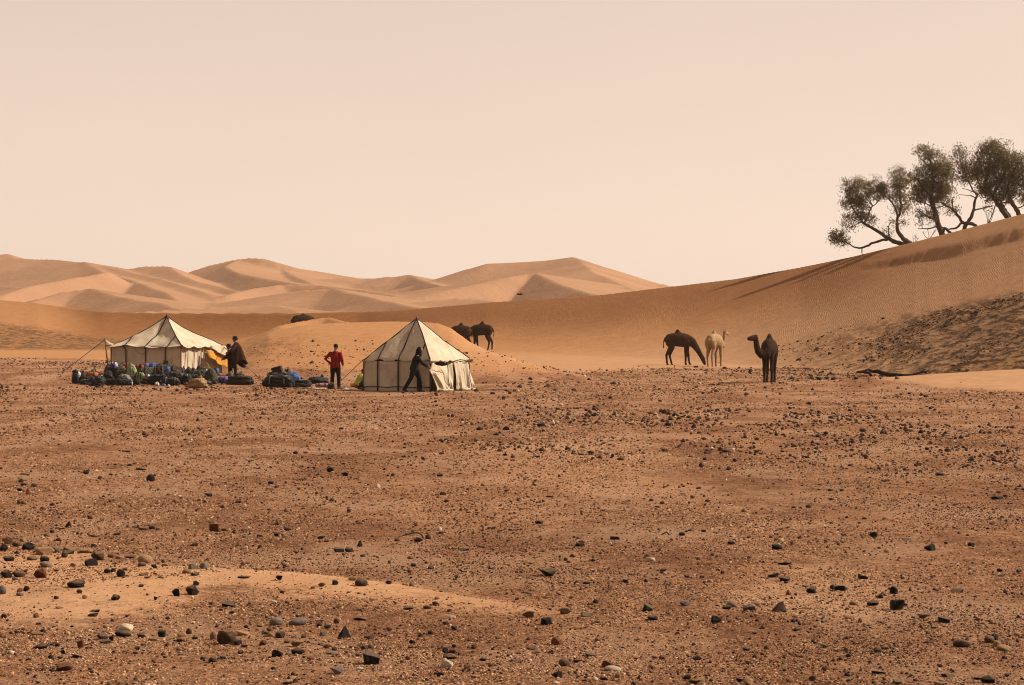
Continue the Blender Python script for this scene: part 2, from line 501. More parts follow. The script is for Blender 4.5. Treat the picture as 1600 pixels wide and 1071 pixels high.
def build_ground():
    us = np.concatenate([np.linspace(-2600, -420, 36)[:-1], np.arange(-420, 2020, 3.4), np.linspace(2020, 4200, 36)])
    py = np.arange(1140, 588, -1.45)
    dn = FP * EYE / (py - HZ)
    rows = np.concatenate([np.linspace(1.5, dn[0], 14)[:-1], dn, np.arange(dn[-1] + 0.45, 238, 0.45)])
    far = np.concatenate([np.arange(rows[-1], 1000, 2.8), np.linspace(1003, 1290, 20)])
    out = []
    for name, rr in (('ground', rows), ('far_dunes', far)):
        U, D = np.meshgrid(us, rr)
        X = (U - 800.0) / FP * D
        Z = height(X, D)
        n, k = U.shape
        idx = np.arange(n * k).reshape(n, k)
        f = np.stack([idx[:-1, :-1], idx[:-1, 1:], idx[1:, 1:], idx[1:, :-1]], -1).reshape(-1, 4)
        me = mesh_np(name, np.stack([X, D, Z], -1).reshape(-1, 3), f)
        U, D, Z, X = U.ravel(), D.ravel(), Z.ravel(), X.ravel()
        if name == 'ground':
            pyf = HZ + FP * EYE / D
            edge = np.interp(U, [p[0] for p in SAND_EDGE], [p[1] for p in SAND_EDGE])
            nz = fbm(X / 7, D / 16, 4, 90) - 0.5
            nz2 = fbm(X / 1.6, D / 3.0, 4, 95) - 0.5
            far_sand = sstep(-3.0, 3.0, D - edge + 26 * nz * sstep(84, 96, edge))
            r0 = np.full_like(D, -50.0)
            mm = (D > 90) & (D < 150)
            bb = np.interp(D[mm], [q[0] for q in BASE], [q[1] for q in BASE])
            r0[mm] = mound_h(U[mm], X[mm], D[mm], bb)
            far_sand = np.maximum(far_sand, sstep(0.25, 0.75, r0 + 1.2 * nz))
            top = np.interp(U, [p[0] for p in DRIFT_TOP], [p[1] for p in DRIFT_TOP]); bot = np.interp(U, [p[0] for p in DRIFT_BOT], [p[1] for p in DRIFT_BOT])
            n3 = (fbm(X / 1.1, D / 0.8, 5, 101) - 0.5)
            wn = np.interp(U, [300, 650], [1.0, 0.25])
            drift = np.clip(0.78 + 1.5 * n3, 0, 1) * sstep(-14, 18, pyf - top + 40 * n3 * wn) * sstep(24, -34, (pyf - bot + 70 * n3 * wn) / (0.35 + 0.65 * wn)) * sstep(1100, 900, U)
            # thinner skins of blown sand across the near plain
            skin = 0.42 * sstep(0.60, 0.78, fbm(X / 2.6 + 40, D / 2.0, 4, 111)) * sstep(40, 14, D) \
                 + 0.40 * sstep(0.54, 0.74, fbm(X / 4.5 + 9, D / 10, 4, 117)) * sstep(20, 26, D) * sstep(75, 40, D)
            sand = np.clip(np.maximum(np.maximum(far_sand, drift), skin), 0, 1)
            # stony strip left of the first tent
            strip = sstep(200, 120, U) * sstep(110, 118, D) * sstep(150, 138, D) * sstep(-.06, .06, nz2)
            sand = sand * (1 - 0.85 * strip)
            ro = rough_mask(U, np.maximum(D, 1), Z) * (D > 95)
            ro = np.maximum(ro, 0.75 * sstep(430, 250, U) * sstep(165, 176, D) * sstep(205, 196, D))
            ro = np.maximum(ro, 0.45 * sstep(560, 400, U) * sstep(112, 118, D) * sstep(128, 120, D) * sstep(300, 340, U))
            rip = sstep(150, 175, D) * sstep(560, 800, U) * (1 - np.clip(ro * 1.4, 0, 1))
            rip = np.maximum(rip, sstep(1050, 1200, U) * sstep(115, 130, D) * (1 - np.clip(ro * 1.6, 0, 1)))
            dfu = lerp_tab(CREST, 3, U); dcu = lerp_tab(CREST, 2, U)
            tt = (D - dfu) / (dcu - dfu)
            face_shade = sstep(0.12, 0.80, tt + 0.30 * nz) * (tt < 1.02) * (0.35 + 0.65 * sstep(60, 170, U)) * (1 - 0.55 * sstep(1300, 1480, U))  # painted slope shade: deepens towards the crest, eased on the lit right
            pale_ = np.maximum(sstep(70, 40, D), np.maximum(sstep(1230, 1300, U) * sstep(104, 98, D), 0.9 * sstep(700, 800, U) * sstep(108, 116, D) * sstep(166, 148, D)))
            for an, v in (('sand', sand), ('rough', ro), ('ripple', rip), ('face_shade', face_shade), ('pale', pale_)):
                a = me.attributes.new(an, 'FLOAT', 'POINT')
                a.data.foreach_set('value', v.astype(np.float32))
        out.append(me)
    return out

def ground_material():
    m, nt, b = new_mat('desert floor')
    geo = nnode(nt, 'ShaderNodeNewGeometry')
    pos = geo.outputs['Position']
    sand = attr(nt, 'sand'); rough = attr(nt, 'rough'); rip = attr(nt, 'ripple')
    # gravel: dark varnished grit over reddish silt
    n_big = noise(nt, pos, 0.35, 5, 0.6)
    n_mid = noise(nt, pos, 4.0, 6, 0.65)
    n_fine = noise(nt, pos, 38.0, 5, 0.7)
    g1 = ramp(nt, n_mid, [(0.30, (0.1770, 0.0779, 0.0366)), (0.5, (0.3068, 0.1475, 0.0743)), (0.72, (0.4602, 0.2419, 0.1322))])
    g2 = ramp(nt, n_fine, [(0.34, (0.16, 0.14, 0.13)), (0.50, (0.85, 0.85, 0.85)), (0.66, (1.75, 1.72, 1.68))])
    grav = mix(nt, 0.85, g1, g2, 'MULTIPLY')
    mp0 = nnode(nt, 'ShaderNodeMapping'); mp0.inputs['Scale'].default_value = (0.55, 0.22, 1.0)
    nt.links.new(pos, mp0.inputs[0])
    n_str = noise(nt, mp0.outputs[0], 0.9, 6, 0.68)
    grav = mix(nt, ramp(nt, n_str, [(0.41, 0.85), (0.53, 0.0)]), grav, (0.62, 0.55, 0.50), 'MULTIPLY')     # darker, coarser lag gravel
    pale = ramp(nt, math_n(nt, 'ADD', math_n(nt, 'MULTIPLY', n_big, 0.5), math_n(nt, 'MULTIPLY', n_str, 0.5)), [(0.485, 0.0), (0.60, 0.8)])
    grav = mix(nt, pale, grav, (0.36, 0.212, 0.126))
    # sand
    s_n = noise(nt, pos, 1.2, 5, 0.6)
    s_c = ramp(nt, s_n, [(0.3, (0.250, 0.119, 0.050)), (0.7, (0.305, 0.150, 0.066))])
    s_c = mix(nt, attr(nt, 'pale'), s_c, ramp(nt, s_n, [(0.3, (0.262, 0.140, 0.070)), (0.7, (0.315, 0.174, 0.092))]))
    s_f = noise(nt, pos, 60.0, 3, 0.6)
    s_c = mix(nt, 0.35, s_c, ramp(nt, s_f, [(0.3, 0.55), (0.7, 1.35)]), 'MULTIPLY')
    n_edge = noise(nt, pos, 14.0, 5, 0.7)
    mask = math_n(nt, 'ADD', sand, math_n(nt, 'MULTIPLY_ADD', n_edge, 1.5, -0.75))
    mask = math_n(nt, 'MULTIPLY', mask, 1.0, clamp=True)
    mask = ramp(nt, mask, [(0.22, 0.0), (0.80, 1.0)])
    col = mix(nt, mask, grav, s_c)
    col = mix(nt, math_n(nt, 'MULTIPLY', attr(nt, 'face_shade'), 1.0), col, (0.56, 0.475, 0.39), 'MULTIPLY')    # slope shade of the dune face, painted into the sand colour
    # scrubby, trampled slope: crusts of darker debris
    sc = nnode(nt, 'ShaderNodeMapping'); sc.inputs['Scale'].default_value = (1.0, 0.55, 1.0)
    nt.links.new(pos, sc.inputs[0])
    r_n = noise(nt, sc.outputs[0], 1.7, 7, 0.72)
    deb = math_n(nt, 'MULTIPLY', ramp(nt, r_n, [(0.44, 0.0), (0.56, 1.0)]), rough, clamp=True)
    col = mix(nt, math_n(nt, 'MULTIPLY', deb, 0.95), col, (0.045, 0.021, 0.008))
    nt.links.new(col, b.inputs['Base Color'])
    b.inputs['Roughness'].default_value = 0.95
    b.inputs['Specular IOR Level'].default_value = 0.05
    # relief
    h_g = math_n(nt, 'ADD', math_n(nt, 'MULTIPLY', n_fine, 0.6), math_n(nt, 'MULTIPLY', noise(nt, pos, 12.0, 5, 0.65), 1.0))
    inv = math_n(nt, 'MULTIPLY_ADD', mask, -0.85, 1.0)
    b1 = bump(nt, None, h_g, inv, 0.14)
    wv = nnode(nt, 'ShaderNodeTexWave', wave_type='BANDS', bands_direction='X')
    wv.inputs['Scale'].default_value = 1.7
    wv.inputs['Distortion'].default_value = 9.0
    wv.inputs['Detail'].default_value = 3.0
    wv.inputs['Detail Scale'].default_value = 0.9
    mp = nnode(nt, 'ShaderNodeMapping'); mp.inputs['Rotation'].default_value = (0, 0, R(20)); mp.inputs['Scale'].default_value = (1.6, 0.45, 0.4)
    nt.links.new(pos, mp.inputs[0]); nt.links.new(mp.outputs[0], wv.inputs['Vector'])
    mpr = nnode(nt, 'ShaderNodeMapping'); mpr.inputs['Rotation'].default_value = (0, 0, R(24)); mpr.inputs['Scale'].default_value = (3.6, 0.42, 0.5)
    nt.links.new(pos, mpr.inputs[0])
    rn = noise(nt, mpr.outputs[0], 1.0, 3, 0.45)
    ripple_h = math_n(nt, 'ADD', math_n(nt, 'MULTIPLY', wv.outputs['Fac'], 0.35), math_n(nt, 'MULTIPLY', rn, 1.3))
    b2 = bump(nt, None, ripple_h, math_n(nt, 'MULTIPLY', rip, ramp(nt, noise(nt, pos, 0.11, 4), [(0.38, 0.04), (0.66, 0.55)])), 0.06, b1)
    b3 = bump(nt, None, r_n, math_n(nt, 'MULTIPLY', rough, 1.0), 0.9, b2)
    h_s = noise(nt, pos, 2.6, 5, 0.6)
    b4 = bump(nt, None, h_s, math_n(nt, 'MULTIPLY', mask, 0.5), 0.10, b3)
    mps = nnode(nt, 'ShaderNodeMapping'); mps.inputs['Rotation'].default_value = (0, 0, R(-14)); mps.inputs['Scale'].default_value = (1.3, 6.5, 1.0)
    nt.links.new(pos, mps.inputs[0])
    bump(nt, b, noise(nt, mps.outputs[0], 1.0, 4, 0.55), math_n(nt, 'MULTIPLY', mask, 0.55), 0.06, b4)      # wind streaks in the blown sand
    return m

def far_material():
    m, nt, b = new_mat('far dune sand')
    geo = nnode(nt, 'ShaderNodeNewGeometry')
    pos = geo.outputs['Position']
    n1 = noise(nt, pos, 0.03, 5, 0.55)
    c = ramp(nt, n1, [(0.32, (0.205, 0.110, 0.060)), (0.68, (0.262, 0.144, 0.082))])
    nt.links.new(c, b.inputs['Base Color'])
    b.inputs['Roughness'].default_value = 0.95
    b.inputs['Specular IOR Level'].default_value = 0.05
    bump(nt, b, noise(nt, pos, 0.25, 6, 0.62), 0.35, 1.2)
    return m

g_me, f_me = build_ground()
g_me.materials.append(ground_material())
f_me.materials.append(far_material())
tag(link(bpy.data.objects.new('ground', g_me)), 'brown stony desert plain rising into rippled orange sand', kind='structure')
tag(link(bpy.data.objects.new('far_dunes', f_me)), 'hazy orange sand dunes on the skyline', kind='structure')

# ------------------------------------------------------------------ dusty air
bm = bmesh.new()
box(bm, (0, 640, 29), (2600, 1360, 62))
m_h = bpy.data.materials.new('dusty air'); m_h.use_nodes = True
ht = m_h.node_tree
ht.nodes.remove(ht.nodes['Principled BSDF'])
pv = ht.nodes.new('ShaderNodeVolumePrincipled')
pv.inputs['Color'].default_value = (0.95, 0.83, 0.72, 1)
pv.inputs['Density'].default_value = 0.0001
pv.inputs['Anisotropy'].default_value = 0.2
ht.links.new(pv.outputs[0], ht.nodes['Material Output'].inputs['Volume'])
hz = obj_from_bm('haze', bm, m_h, smooth=False)
tag(hz, kind='stuff')
# ------------------------------------------------------------------ tents
def canvas_material():
    m, nt, b = new_mat('tent canvas')
    tc = nnode(nt, 'ShaderNodeTexCoord')
    f = noise(nt, tc.outputs['Object'], 1.6, 6, 0.65)
    c = ramp(nt, f, [(0.30, (0.2700, 0.2025, 0.1332)), (0.48, (0.3780, 0.3015, 0.2160)), (0.75, (0.4320, 0.3600, 0.2700))])
    nt.links.new(c, b.inputs['Base Color'])
    mpv = nnode(nt, 'ShaderNodeMapping'); mpv.inputs['Scale'].default_value = (2.2, 2.2, 0.5); nt.links.new(tc.outputs['Object'], mpv.inputs[0])
    c = mix(nt, ramp(nt, noise(nt, mpv.outputs[0], 1.5, 6, 0.7), [(0.46, 0.0), (0.74, 0.5)]), c, (0.26, 0.185, 0.115))      # dust and water stains
    nt.links.new(c, b.inputs['Base Color'])
    b.inputs['Roughness'].default_value = 0.85
    b.inputs['Specular IOR Level'].default_value = 0.1
    bump(nt, b, noise(nt, tc.outputs['Object'], 3.0, 5, 0.6), 0.5, 0.05)
    tr = nnode(nt, 'ShaderNodeBsdfTranslucent'); nt.links.new(c, tr.inputs['Color'])
    ms = nnode(nt, 'ShaderNodeMixShader'); ms.inputs[0].default_value = 0.0
    nt.links.new(b.outputs[0], ms.inputs[1]); nt.links.new(tr.outputs[0], ms.inputs[2])
    nt.links.new(ms.outputs[0], nt.nodes['Material Output'].inputs['Surface'])
    return m
M_CANVAS = canvas_material()
M_STRAP = simple_mat('dark tent webbing', (0.022, 0.009, 0.007), 0.8)
M_POLE = simple_mat('tent pole wood', (0.11, 0.06, 0.035), 0.7)
M_ROPE = simple_mat('guy rope', (0.20, 0.115, 0.065), 0.9)
M_YELLOW = simple_mat('yellow cloth', (0.40, 0.165, 0.012), 0.8, translucent=0.15)
M_WHITE = simple_mat('white cloth', (0.52, 0.47, 0.41), 0.8, 0.15)

def sheet(name, fn, nu, nv, mat, parent, thick=0.008):
    """Cloth panel from fn(s, t) with a little thickness."""
    S, T = np.meshgrid(np.linspace(0, 1, nu), np.linspace(0, 1, nv))
    V = np.array([fn(s, t) for s, t in zip(S.ravel(), T.ravel())])
    idx = np.arange(nu * nv).reshape(nv, nu)
    f = np.stack([idx[:-1, :-1], idx[:-1, 1:], idx[1:, 1:], idx[1:, :-1]], -1).reshape(-1, 4)
    me = mesh_np(name, V, f, mat=mat)
    o = link(bpy.data.objects.new(name, me), parent)
    md = o.modifiers.new('cloth', 'SOLIDIFY'); md.thickness = thick; md.offset = 0
    return o

def rod(name, a, b, r, mat, parent, n=8):
    bm = bmesh.new()
    loft(bm, [a, b], [r, r], n=n)
    return obj_from_bm(name, bm, mat, parent)

def polyrod(name, pts, r, mat, parent, n=7):
    bm = bmesh.new()
    loft(bm, pts, [r] * len(pts) if not hasattr(r, '__len__') else r, n=n)
    return obj_from_bm(name, bm, mat, parent)

def make_tent(name, label, corner, th, side, apex_h, eave_h, sag, over, walls, fr=(0.10, 0.40, 0.72)):
    """Square tent; its front corner stands at `corner`. Local frame: a runs along the front-left eave, b along the right eave."""
    t = empty(name, corner)
    tag(t, label, 'tent')
    c, s = math.cos(th), math.sin(th)
    A = Vector((-c, s, 0)); B = Vector((s, c, 0))
    def L(a, b, z): return A * (a * side) + B * (b * side) + Vector((0, 0, z))
    apex = L(0.5, 0.5, apex_h)
    cs = [(0, 0), (1, 0), (1, 1), (0, 1)]
    def eave(i, k):
        a0, b0 = cs[i]; a1, b1 = cs[(i + 1) % 4]
        return (a0 + (a1 - a0) * k, b0 + (b1 - b0) * k)
    def roof_pt(i, k, q, lift=0.0):
        a, b = eave(i, k)
        qq = q * (1 + over)
        pa = 0.5 + (a - 0.5) * qq; pb = 0.5 + (b - 0.5) * qq
        z = apex_h + (eave_h - apex_h) * min(qq, 1.0)
        z -= sag * math.sin(math.pi * min(q, 1) ** 0.8) * (0.55 + 0.45 * math.sin(math.pi * k))
        if qq > 1: z -= (qq - 1) * side * 0.10
        z -= 0.07 * q ** 4 * abs(math.sin(math.pi * k * 4)) * (1.0 if i != 0 else .8)
        z += 0.17 * (fbm(np.array([k * 4 + i * 7.3]), np.array([q * 3.0 + side]), 3, 5)[0] - 0.5) * min(1, 2.5 * q)
        return L(pa, pb, z + lift)
    for i in range(4):
        sheet('roof_panel', lambda k, q, i=i: roof_pt(i, k, max(q, 0.012)), 33, 17, M_CANVAS, t)
    # webbing: along the hips and straight down the faces, on over the eave and down the wall
    for i in range(4):
        for k in (fr if i != 3 else ()):
            kk = min(k, 1 - k)
            q0 = max(0.03, 1 - 2 * kk) if abs(k - 0.5) > 0.12 else 0.03
            if q0 < 0.05:
                a, b = eave(i, k)
            pts = []
            for j in range(11):
                q = q0 + (1 - q0) * j / 10
                # constant distance from the face's middle line: straight down the fall line
                ke = 0.5 + (k - 0.5) / q if q > 1e-3 and abs(k - 0.5) > 0.12 else k
                pts.append(roof_pt(i, min(max(ke + rng.uniform(-.006, .006), 0), 1), q, 0.012))
            a, b = eave(i, k)
            nrm = [-B, A, B, -A][i]
            nwall = 8
            if i not in walls['open']:
                pts += [L(a, b, eave_h - 0.05 - (eave_h - 0.08) * j / nwall) + nrm * 0.03 for j in range(1, nwall + 1)]
            polyrod('seam_strap', pts, 0.028, M_STRAP, t)
        # hip strap
        pts = [roof_pt(i, 0.0, 0.02 + 0.98 * j / 10, 0.012) for j in range(11)]
        polyrod('hip_strap', pts, 0.023, M_STRAP, t)
    # walls
    for i in range(4):
        if i in walls['open']: continue
        def wp(k, q, i=i):
            a, b = eave(i, k)
            nrm = [-B, A, B, -A][i]
            z = eave_h * (1 - q) - 0.03
            bulge = 0.05 * math.sin(math.pi * q) * math.sin(math.pi * k * 4) ** 2 + 0.05 * (vnoise(k * 9, q * 3, i) - .5)
            return L(a, b, z) - nrm * (0.03 + bulge - 0.03 * q)
        sheet('wall_panel', wp, 41, 11, M_CANVAS, t)
        nrm = [-B, A, B, -A][i]
        for zz in (0.16,) if walls.get('hem') else ():
            polyrod('hem_strap', [L(*eave(i, k / 8), zz + 0.02 * math.sin(k * 2.1)) + nrm * 0.03 for k in range(9)], 0.016, M_STRAP, t)
    for a, b in cs:
        rod('corner_pole', L(a, b, 0), L(a, b, eave_h + 0.03), 0.025, M_POLE, t)
    rod('centre_pole', L(.5, .5, 0), L(.5, .5, apex_h + 0.07), 0.035, M_POLE, t)
    bm = bmesh.new()
    loft(bm, [L(.5, .5, apex_h - 0.22), L(.5, .5, apex_h - 0.05), L(.5, .5, apex_h + 0.03)], [0.17, 0.075, 0.035], n=12)
    obj_from_bm('peak_cap', bm, M_STRAP, t)
    return t, L, eave

def wp_local(t, px, py, d):
    return P(px, py, d) - t.location

def pegs(t, *pts):
    for q in pts:
        v = Vector(q) - t.location
        rod('peg', v + Vector((0, 0, -.02)), v + Vector((-.05, -.02, .16)), .018, M_POLE, t)

# ---- left tent (behind the luggage)
TH = R(22)
c1 = P(283, 588, 104.0); c1.z = zat(c1.x, c1.y)
tent_a, LA, EA = make_tent('canvas_tent', 'low cream canvas tent with upright walls and dark seams, standing behind the long luggage heap', c1, TH, 3.72,
                           2.78, 1.42, 0.24, 0.10, {'open': ()}, fr=(0.22, 0.50, 0.78))
# corner pole and stay at the far left
rod('awning_pole', wp_local(tent_a, 169, 577, 106.2), wp_local(tent_a, 164, 530, 106.2), 0.03, M_POLE, tent_a)
g = on_ground(100, 580)
polyrod('guy_rope', [wp_local(tent_a, 164, 531, 106.2), g - tent_a.location], 0.018, M_ROPE, tent_a)
polyrod('guy_rope', [LA(0, 1, 1.42), on_ground(407, 592) - tent_a.location], 0.018, M_ROPE, tent_a)
pegs(tent_a, on_ground(100, 580), on_ground(407, 592))
# roof corner drawn out to the pole
sheet('roof_corner', lambda k, q: LA(1.02, 0.02 + .16 * k, 1.40) * (1 - q) + (wp_local(tent_a, 164, 531, 106.2)) * q + Vector((0, 0, -.03 * math.sin(3.14 * q))), 5, 7, M_CANVAS, tent_a)
# rope sagging across the front wall
polyrod('wall_rope', [LA(0.66 - 0.22 * k / 8, -0.02, 1.30 - 0.30 * math.sin(math.pi * k / 8)) for k in range(9)], 0.011, M_ROPE, tent_a)
# yellow lining thrown open on the right wall
def lin(k, q):
    b = 0.50 + 0.68 * k
    return LA(-0.06 - 0.05 * q - 0.03 * math.sin(k * 11), b, 1.18 - 0.22 * k - (0.35 + .55 * k) * q)
sheet('yellow_lining', lin, 12, 9, M_YELLOW, tent_a)
def flp(k, q):
    return LA(-0.03 - 0.05 * k * (0.3 + q) - 0.012 * math.sin(k * 9), 0.62 + 0.38 * k, 1.38 - (0.10 + 0.5 * k) * q) + LA(-0.03, 0, 0)
sheet('door_flap', flp, 10, 10, M_CANVAS, tent_a)
# folds on the right wall
for b_ in (0.14, 0.30, 0.44, 0.52):
    polyrod('wall_fold', [LA(-0.012, b_ + .01 * math.sin(j), 1.36 - 1.3 * j / 6) for j in range(7)], [0.014, 0.02, 0.022, 0.024, 0.024, 0.02, 0.016], M_CANVAS, tent_a)

# ---- right tent (being put up)
c2 = on_ground(672, 612.5)
tent_b, LB, EB = make_tent('canvas_tent', 'steep cream pyramid tent being put up, its open side draped with loose cloth', c2, R(28.7), 2.85,
                           2.66, 1.13, -0.05, 0.008, {'open': (3,), 'hem': True}, fr=(0.18, 0.47, 0.78))
polyrod('guy_rope', [LB(1, 0, 1.16), on_ground(534, 594) - c2], 0.016, M_ROPE, tent_b)
pegs(tent_b, on_ground(534, 594))
# loose drapes in the open right side: pulled to the left by the walking person, and hanging at the right
hand_pull = P(668, 577, c2.y - 0.32) - c2
def drape1(k, q):
    top = LB(-0.01, 0.02 + 0.52 * k, 1.08 - 0.16 * math.sin(math.pi * k))
    foot = LB(-0.06 - 0.05 * math.sin(k * 2.5), 0.06 + 0.38 * k, 0.02)
    pull = hand_pull + Vector((0.02, 0.05, -0.02))
    p = top * (1 - q) + foot * q
    w = max(0.0, 1 - k * 1.7) * math.sin(math.pi * min(1, q * 1.15)) ** 1.2
    p = p * (1 - 0.9 * w) + pull * (0.9 * w)
    fold = 0.09 * math.sin(k * 21 + q * 2.5) + 0.05 * math.sin(k * 37 - q * 5)
    return p + Vector((fold * 0.4, -abs(fold) * q - 0.03, 0))
sheet('loose_drape', drape1, 40, 24, M_CANVAS, tent_b)
def drape2(k, q):
    top = LB(-0.01, 0.54 + 0.44 * k, 1.10 - 0.05 * math.sin(math.pi * k))
    foot = LB(-0.05 - 0.05 * k, 0.59 + 0.38 * k, 0.03)
    fold = 0.085 * math.sin(k * 17 + q * 3) + 0.04 * math.sin(k * 41 + q * 4)
    return top * (1 - q) + foot * q + Vector((fold * 0.5, -abs(fold) * q * 1.2, 0))
sheet('loose_drape', drape2, 32, 20, M_CANVAS, tent_b)
# bunched hem lying on the ground
for k0, k1, sd in ((0.08, 0.32, 1), (0.66, 0.95, 2)):
    bm = bmesh.new()
    pts = [LB(-0.10 - 0.03 * math.sin(j * 1.7 + sd), k0 + (k1 - k0) * j / 9, 0.05) for j in range(10)]
    loft(bm, pts, [(0.10 + 0.04 * math.sin(j * 2.3 + sd), 0.055 + 0.02 * math.sin(j * 3.1)) for j in range(10)], n=9)
    obj_from_bm('bunched_hem', bm, M_CANVAS, tent_b)
for k in (0.30, 0.86):
    polyrod('drape_strap', [LB(-0.07 - 0.05 * j / 6, k + 0.015 * math.sin(j * 1.3), 1.06 - 1.0 * j / 6) + Vector((0, -.05, 0)) for j in range(7)], 0.015, M_STRAP, tent_b)
polyrod('eave_strap', [LB(-0.035, k / 10, 1.10 + (0.05 * math.sin(k * 1.1) - 0.08 * math.exp(-(k - 1.5) ** 2))) for k in range(11)], 0.018, M_STRAP, tent_b)
# dark red woven edge on the pulled drape
polyrod('woven_edge', [hand_pull * (.75 - j / 12) + LB(-0.13, 0.22, 0.66) * (.25 + j / 12) + Vector((0, -.07, 0.03 * math.sin(j * 2))) for j in range(7)], 0.016, simple_mat('red woven band', (0.35, 0.07, 0.05), 0.9), tent_b)

# poles lying on the ground right of the tent
p0 = on_ground(738, 611); p1 = on_ground(795, 609)
pole = polyrod('tent_pole', [Vector((0, 0, .03)), p1 - p0 + Vector((0, 0, .03))], 0.022, M_POLE, None)
pole.location = p0
tag(pole, 'long wooden tent pole lying on the gravel right of the steep tent', 'pole')
# ------------------------------------------------------------------ people
M_SKIN = simple_mat('tanned skin', (0.17, 0.085, 0.05), 0.6)
M_HAIR = simple_mat('dark hair', (0.008, 0.005, 0.004), 0.8, spec=0.08)
M_BLACKC = simple_mat('black clothing', (0.007, 0.006, 0.006), 0.9, bump_s=0.6, bump_d=0.02, spec=0.05)
M_DARKTR = simple_mat('charcoal trousers', (0.009, 0.007, 0.007), 0.9, bump_s=0.6, bump_d=0.02, spec=0.05)
M_RED = simple_mat('red jacket', (0.17, 0.004, 0.003), 0.85, 0.15, bump_s=0.6, bump_d=0.02, spec=0.08)
M_YGREEN = simple_mat('yellow green jacket', (0.27, 0.25, 0.03), 0.75, bump_s=0.6, bump_d=0.02)
M_BROWNC = simple_mat('brown woollen cloak', (0.030, 0.010, 0.005), 0.95, bump_s=0.8, bump_d=0.03, spec=0.05)
M_GREYC = simple_mat('grey headcloth', (0.028, 0.022, 0.021), 0.9, bump_s=0.8, bump_d=0.03, spec=0.05)
M_BOOT = simple_mat('dark boots', (0.02, 0.015, 0.012), 0.6)
M_MAROON = simple_mat('maroon cloth', (0.12, 0.018, 0.022), 0.9)

def hand(bm, wrist, fwd, across, grip=0.5):
    """Palm, four bent fingers of unequal length and a thumb leaving the side of the palm."""
    f = fwd.normalized(); a = (across - f * across.dot(f)).normalized(); n = f.cross(a)
    palm = wrist + f * 0.055
    loft(bm, [wrist, palm, wrist + f * 0.095], [(0.026, 0.020), (0.040, 0.018), (0.040, 0.016)], n=8, side=a)
    for k, ln in enumerate((0.072, 0.082, 0.077, 0.060)):
        b = wrist + f * 0.095 + a * (0.031 - 0.0207 * k)
        p1 = b + f * ln * 0.5 - n * ln * 0.18 * grip
        p2 = p1 + f * ln * 0.33 - n * ln * 0.35 * grip
        loft(bm, [b - f * 0.02, b + f * ln * .25, p1, p2], [0.0098, 0.0095, 0.009, 0.008], n=6)
    b = wrist + f * 0.03 + a * 0.034
    loft(bm, [b - a * 0.012, b + a * 0.022 + f * 0.02, b + a * 0.03 + f * 0.052 - n * 0.02 * grip], [0.013, 0.0115, 0.009], n=6)

def head_shape(bm, c, look, up, s=1.0):
    f = look.normalized(); u = (up - f * up.dot(f)).normalized(); r = f.cross(u)
    rot = Matrix((r, f, u)).transposed().to_4x4()
    m = Matrix.Translation(c + u * 0.015 * s) @ rot @ Matrix.Diagonal((0.076 * s, 0.096 * s, 0.108 * s, 1))
    bmesh.ops.create_icosphere(bm, subdivisions=3, radius=1.0, matrix=m)
    loft(bm, [c - u * 0.02 * s + f * 0.03 * s, c - u * 0.095 * s + f * 0.055 * s], [(0.060 * s, 0.055 * s), (0.040 * s, 0.032 * s)], n=10, side=r)   # jaw and chin
    loft(bm, [c + f * 0.085 * s + u * 0.03 * s, c + f * 0.115 * s - u * 0.020 * s], [0.009 * s, 0.014 * s], n=6)                                 # nose
    loft(bm, [c + f * 0.088 * s - u * 0.05 * s - r * 0.02, c + f * 0.088 * s - u * 0.05 * s + r * 0.02], [0.010 * s, 0.010 * s], n=6)              # lips
    loft(bm, [c + f * 0.080 * s + u * 0.045 * s - r * 0.04, c + f * 0.080 * s + u * 0.045 * s + r * 0.04], [0.010 * s, 0.010 * s], n=6)            # brow
    for k in (-1, 1):
        ball(bm, c + r * 0.078 * k * s - f * 0.005, (0.012 * s, 0.02 * s, 0.03 * s), 1)                                                          # ears

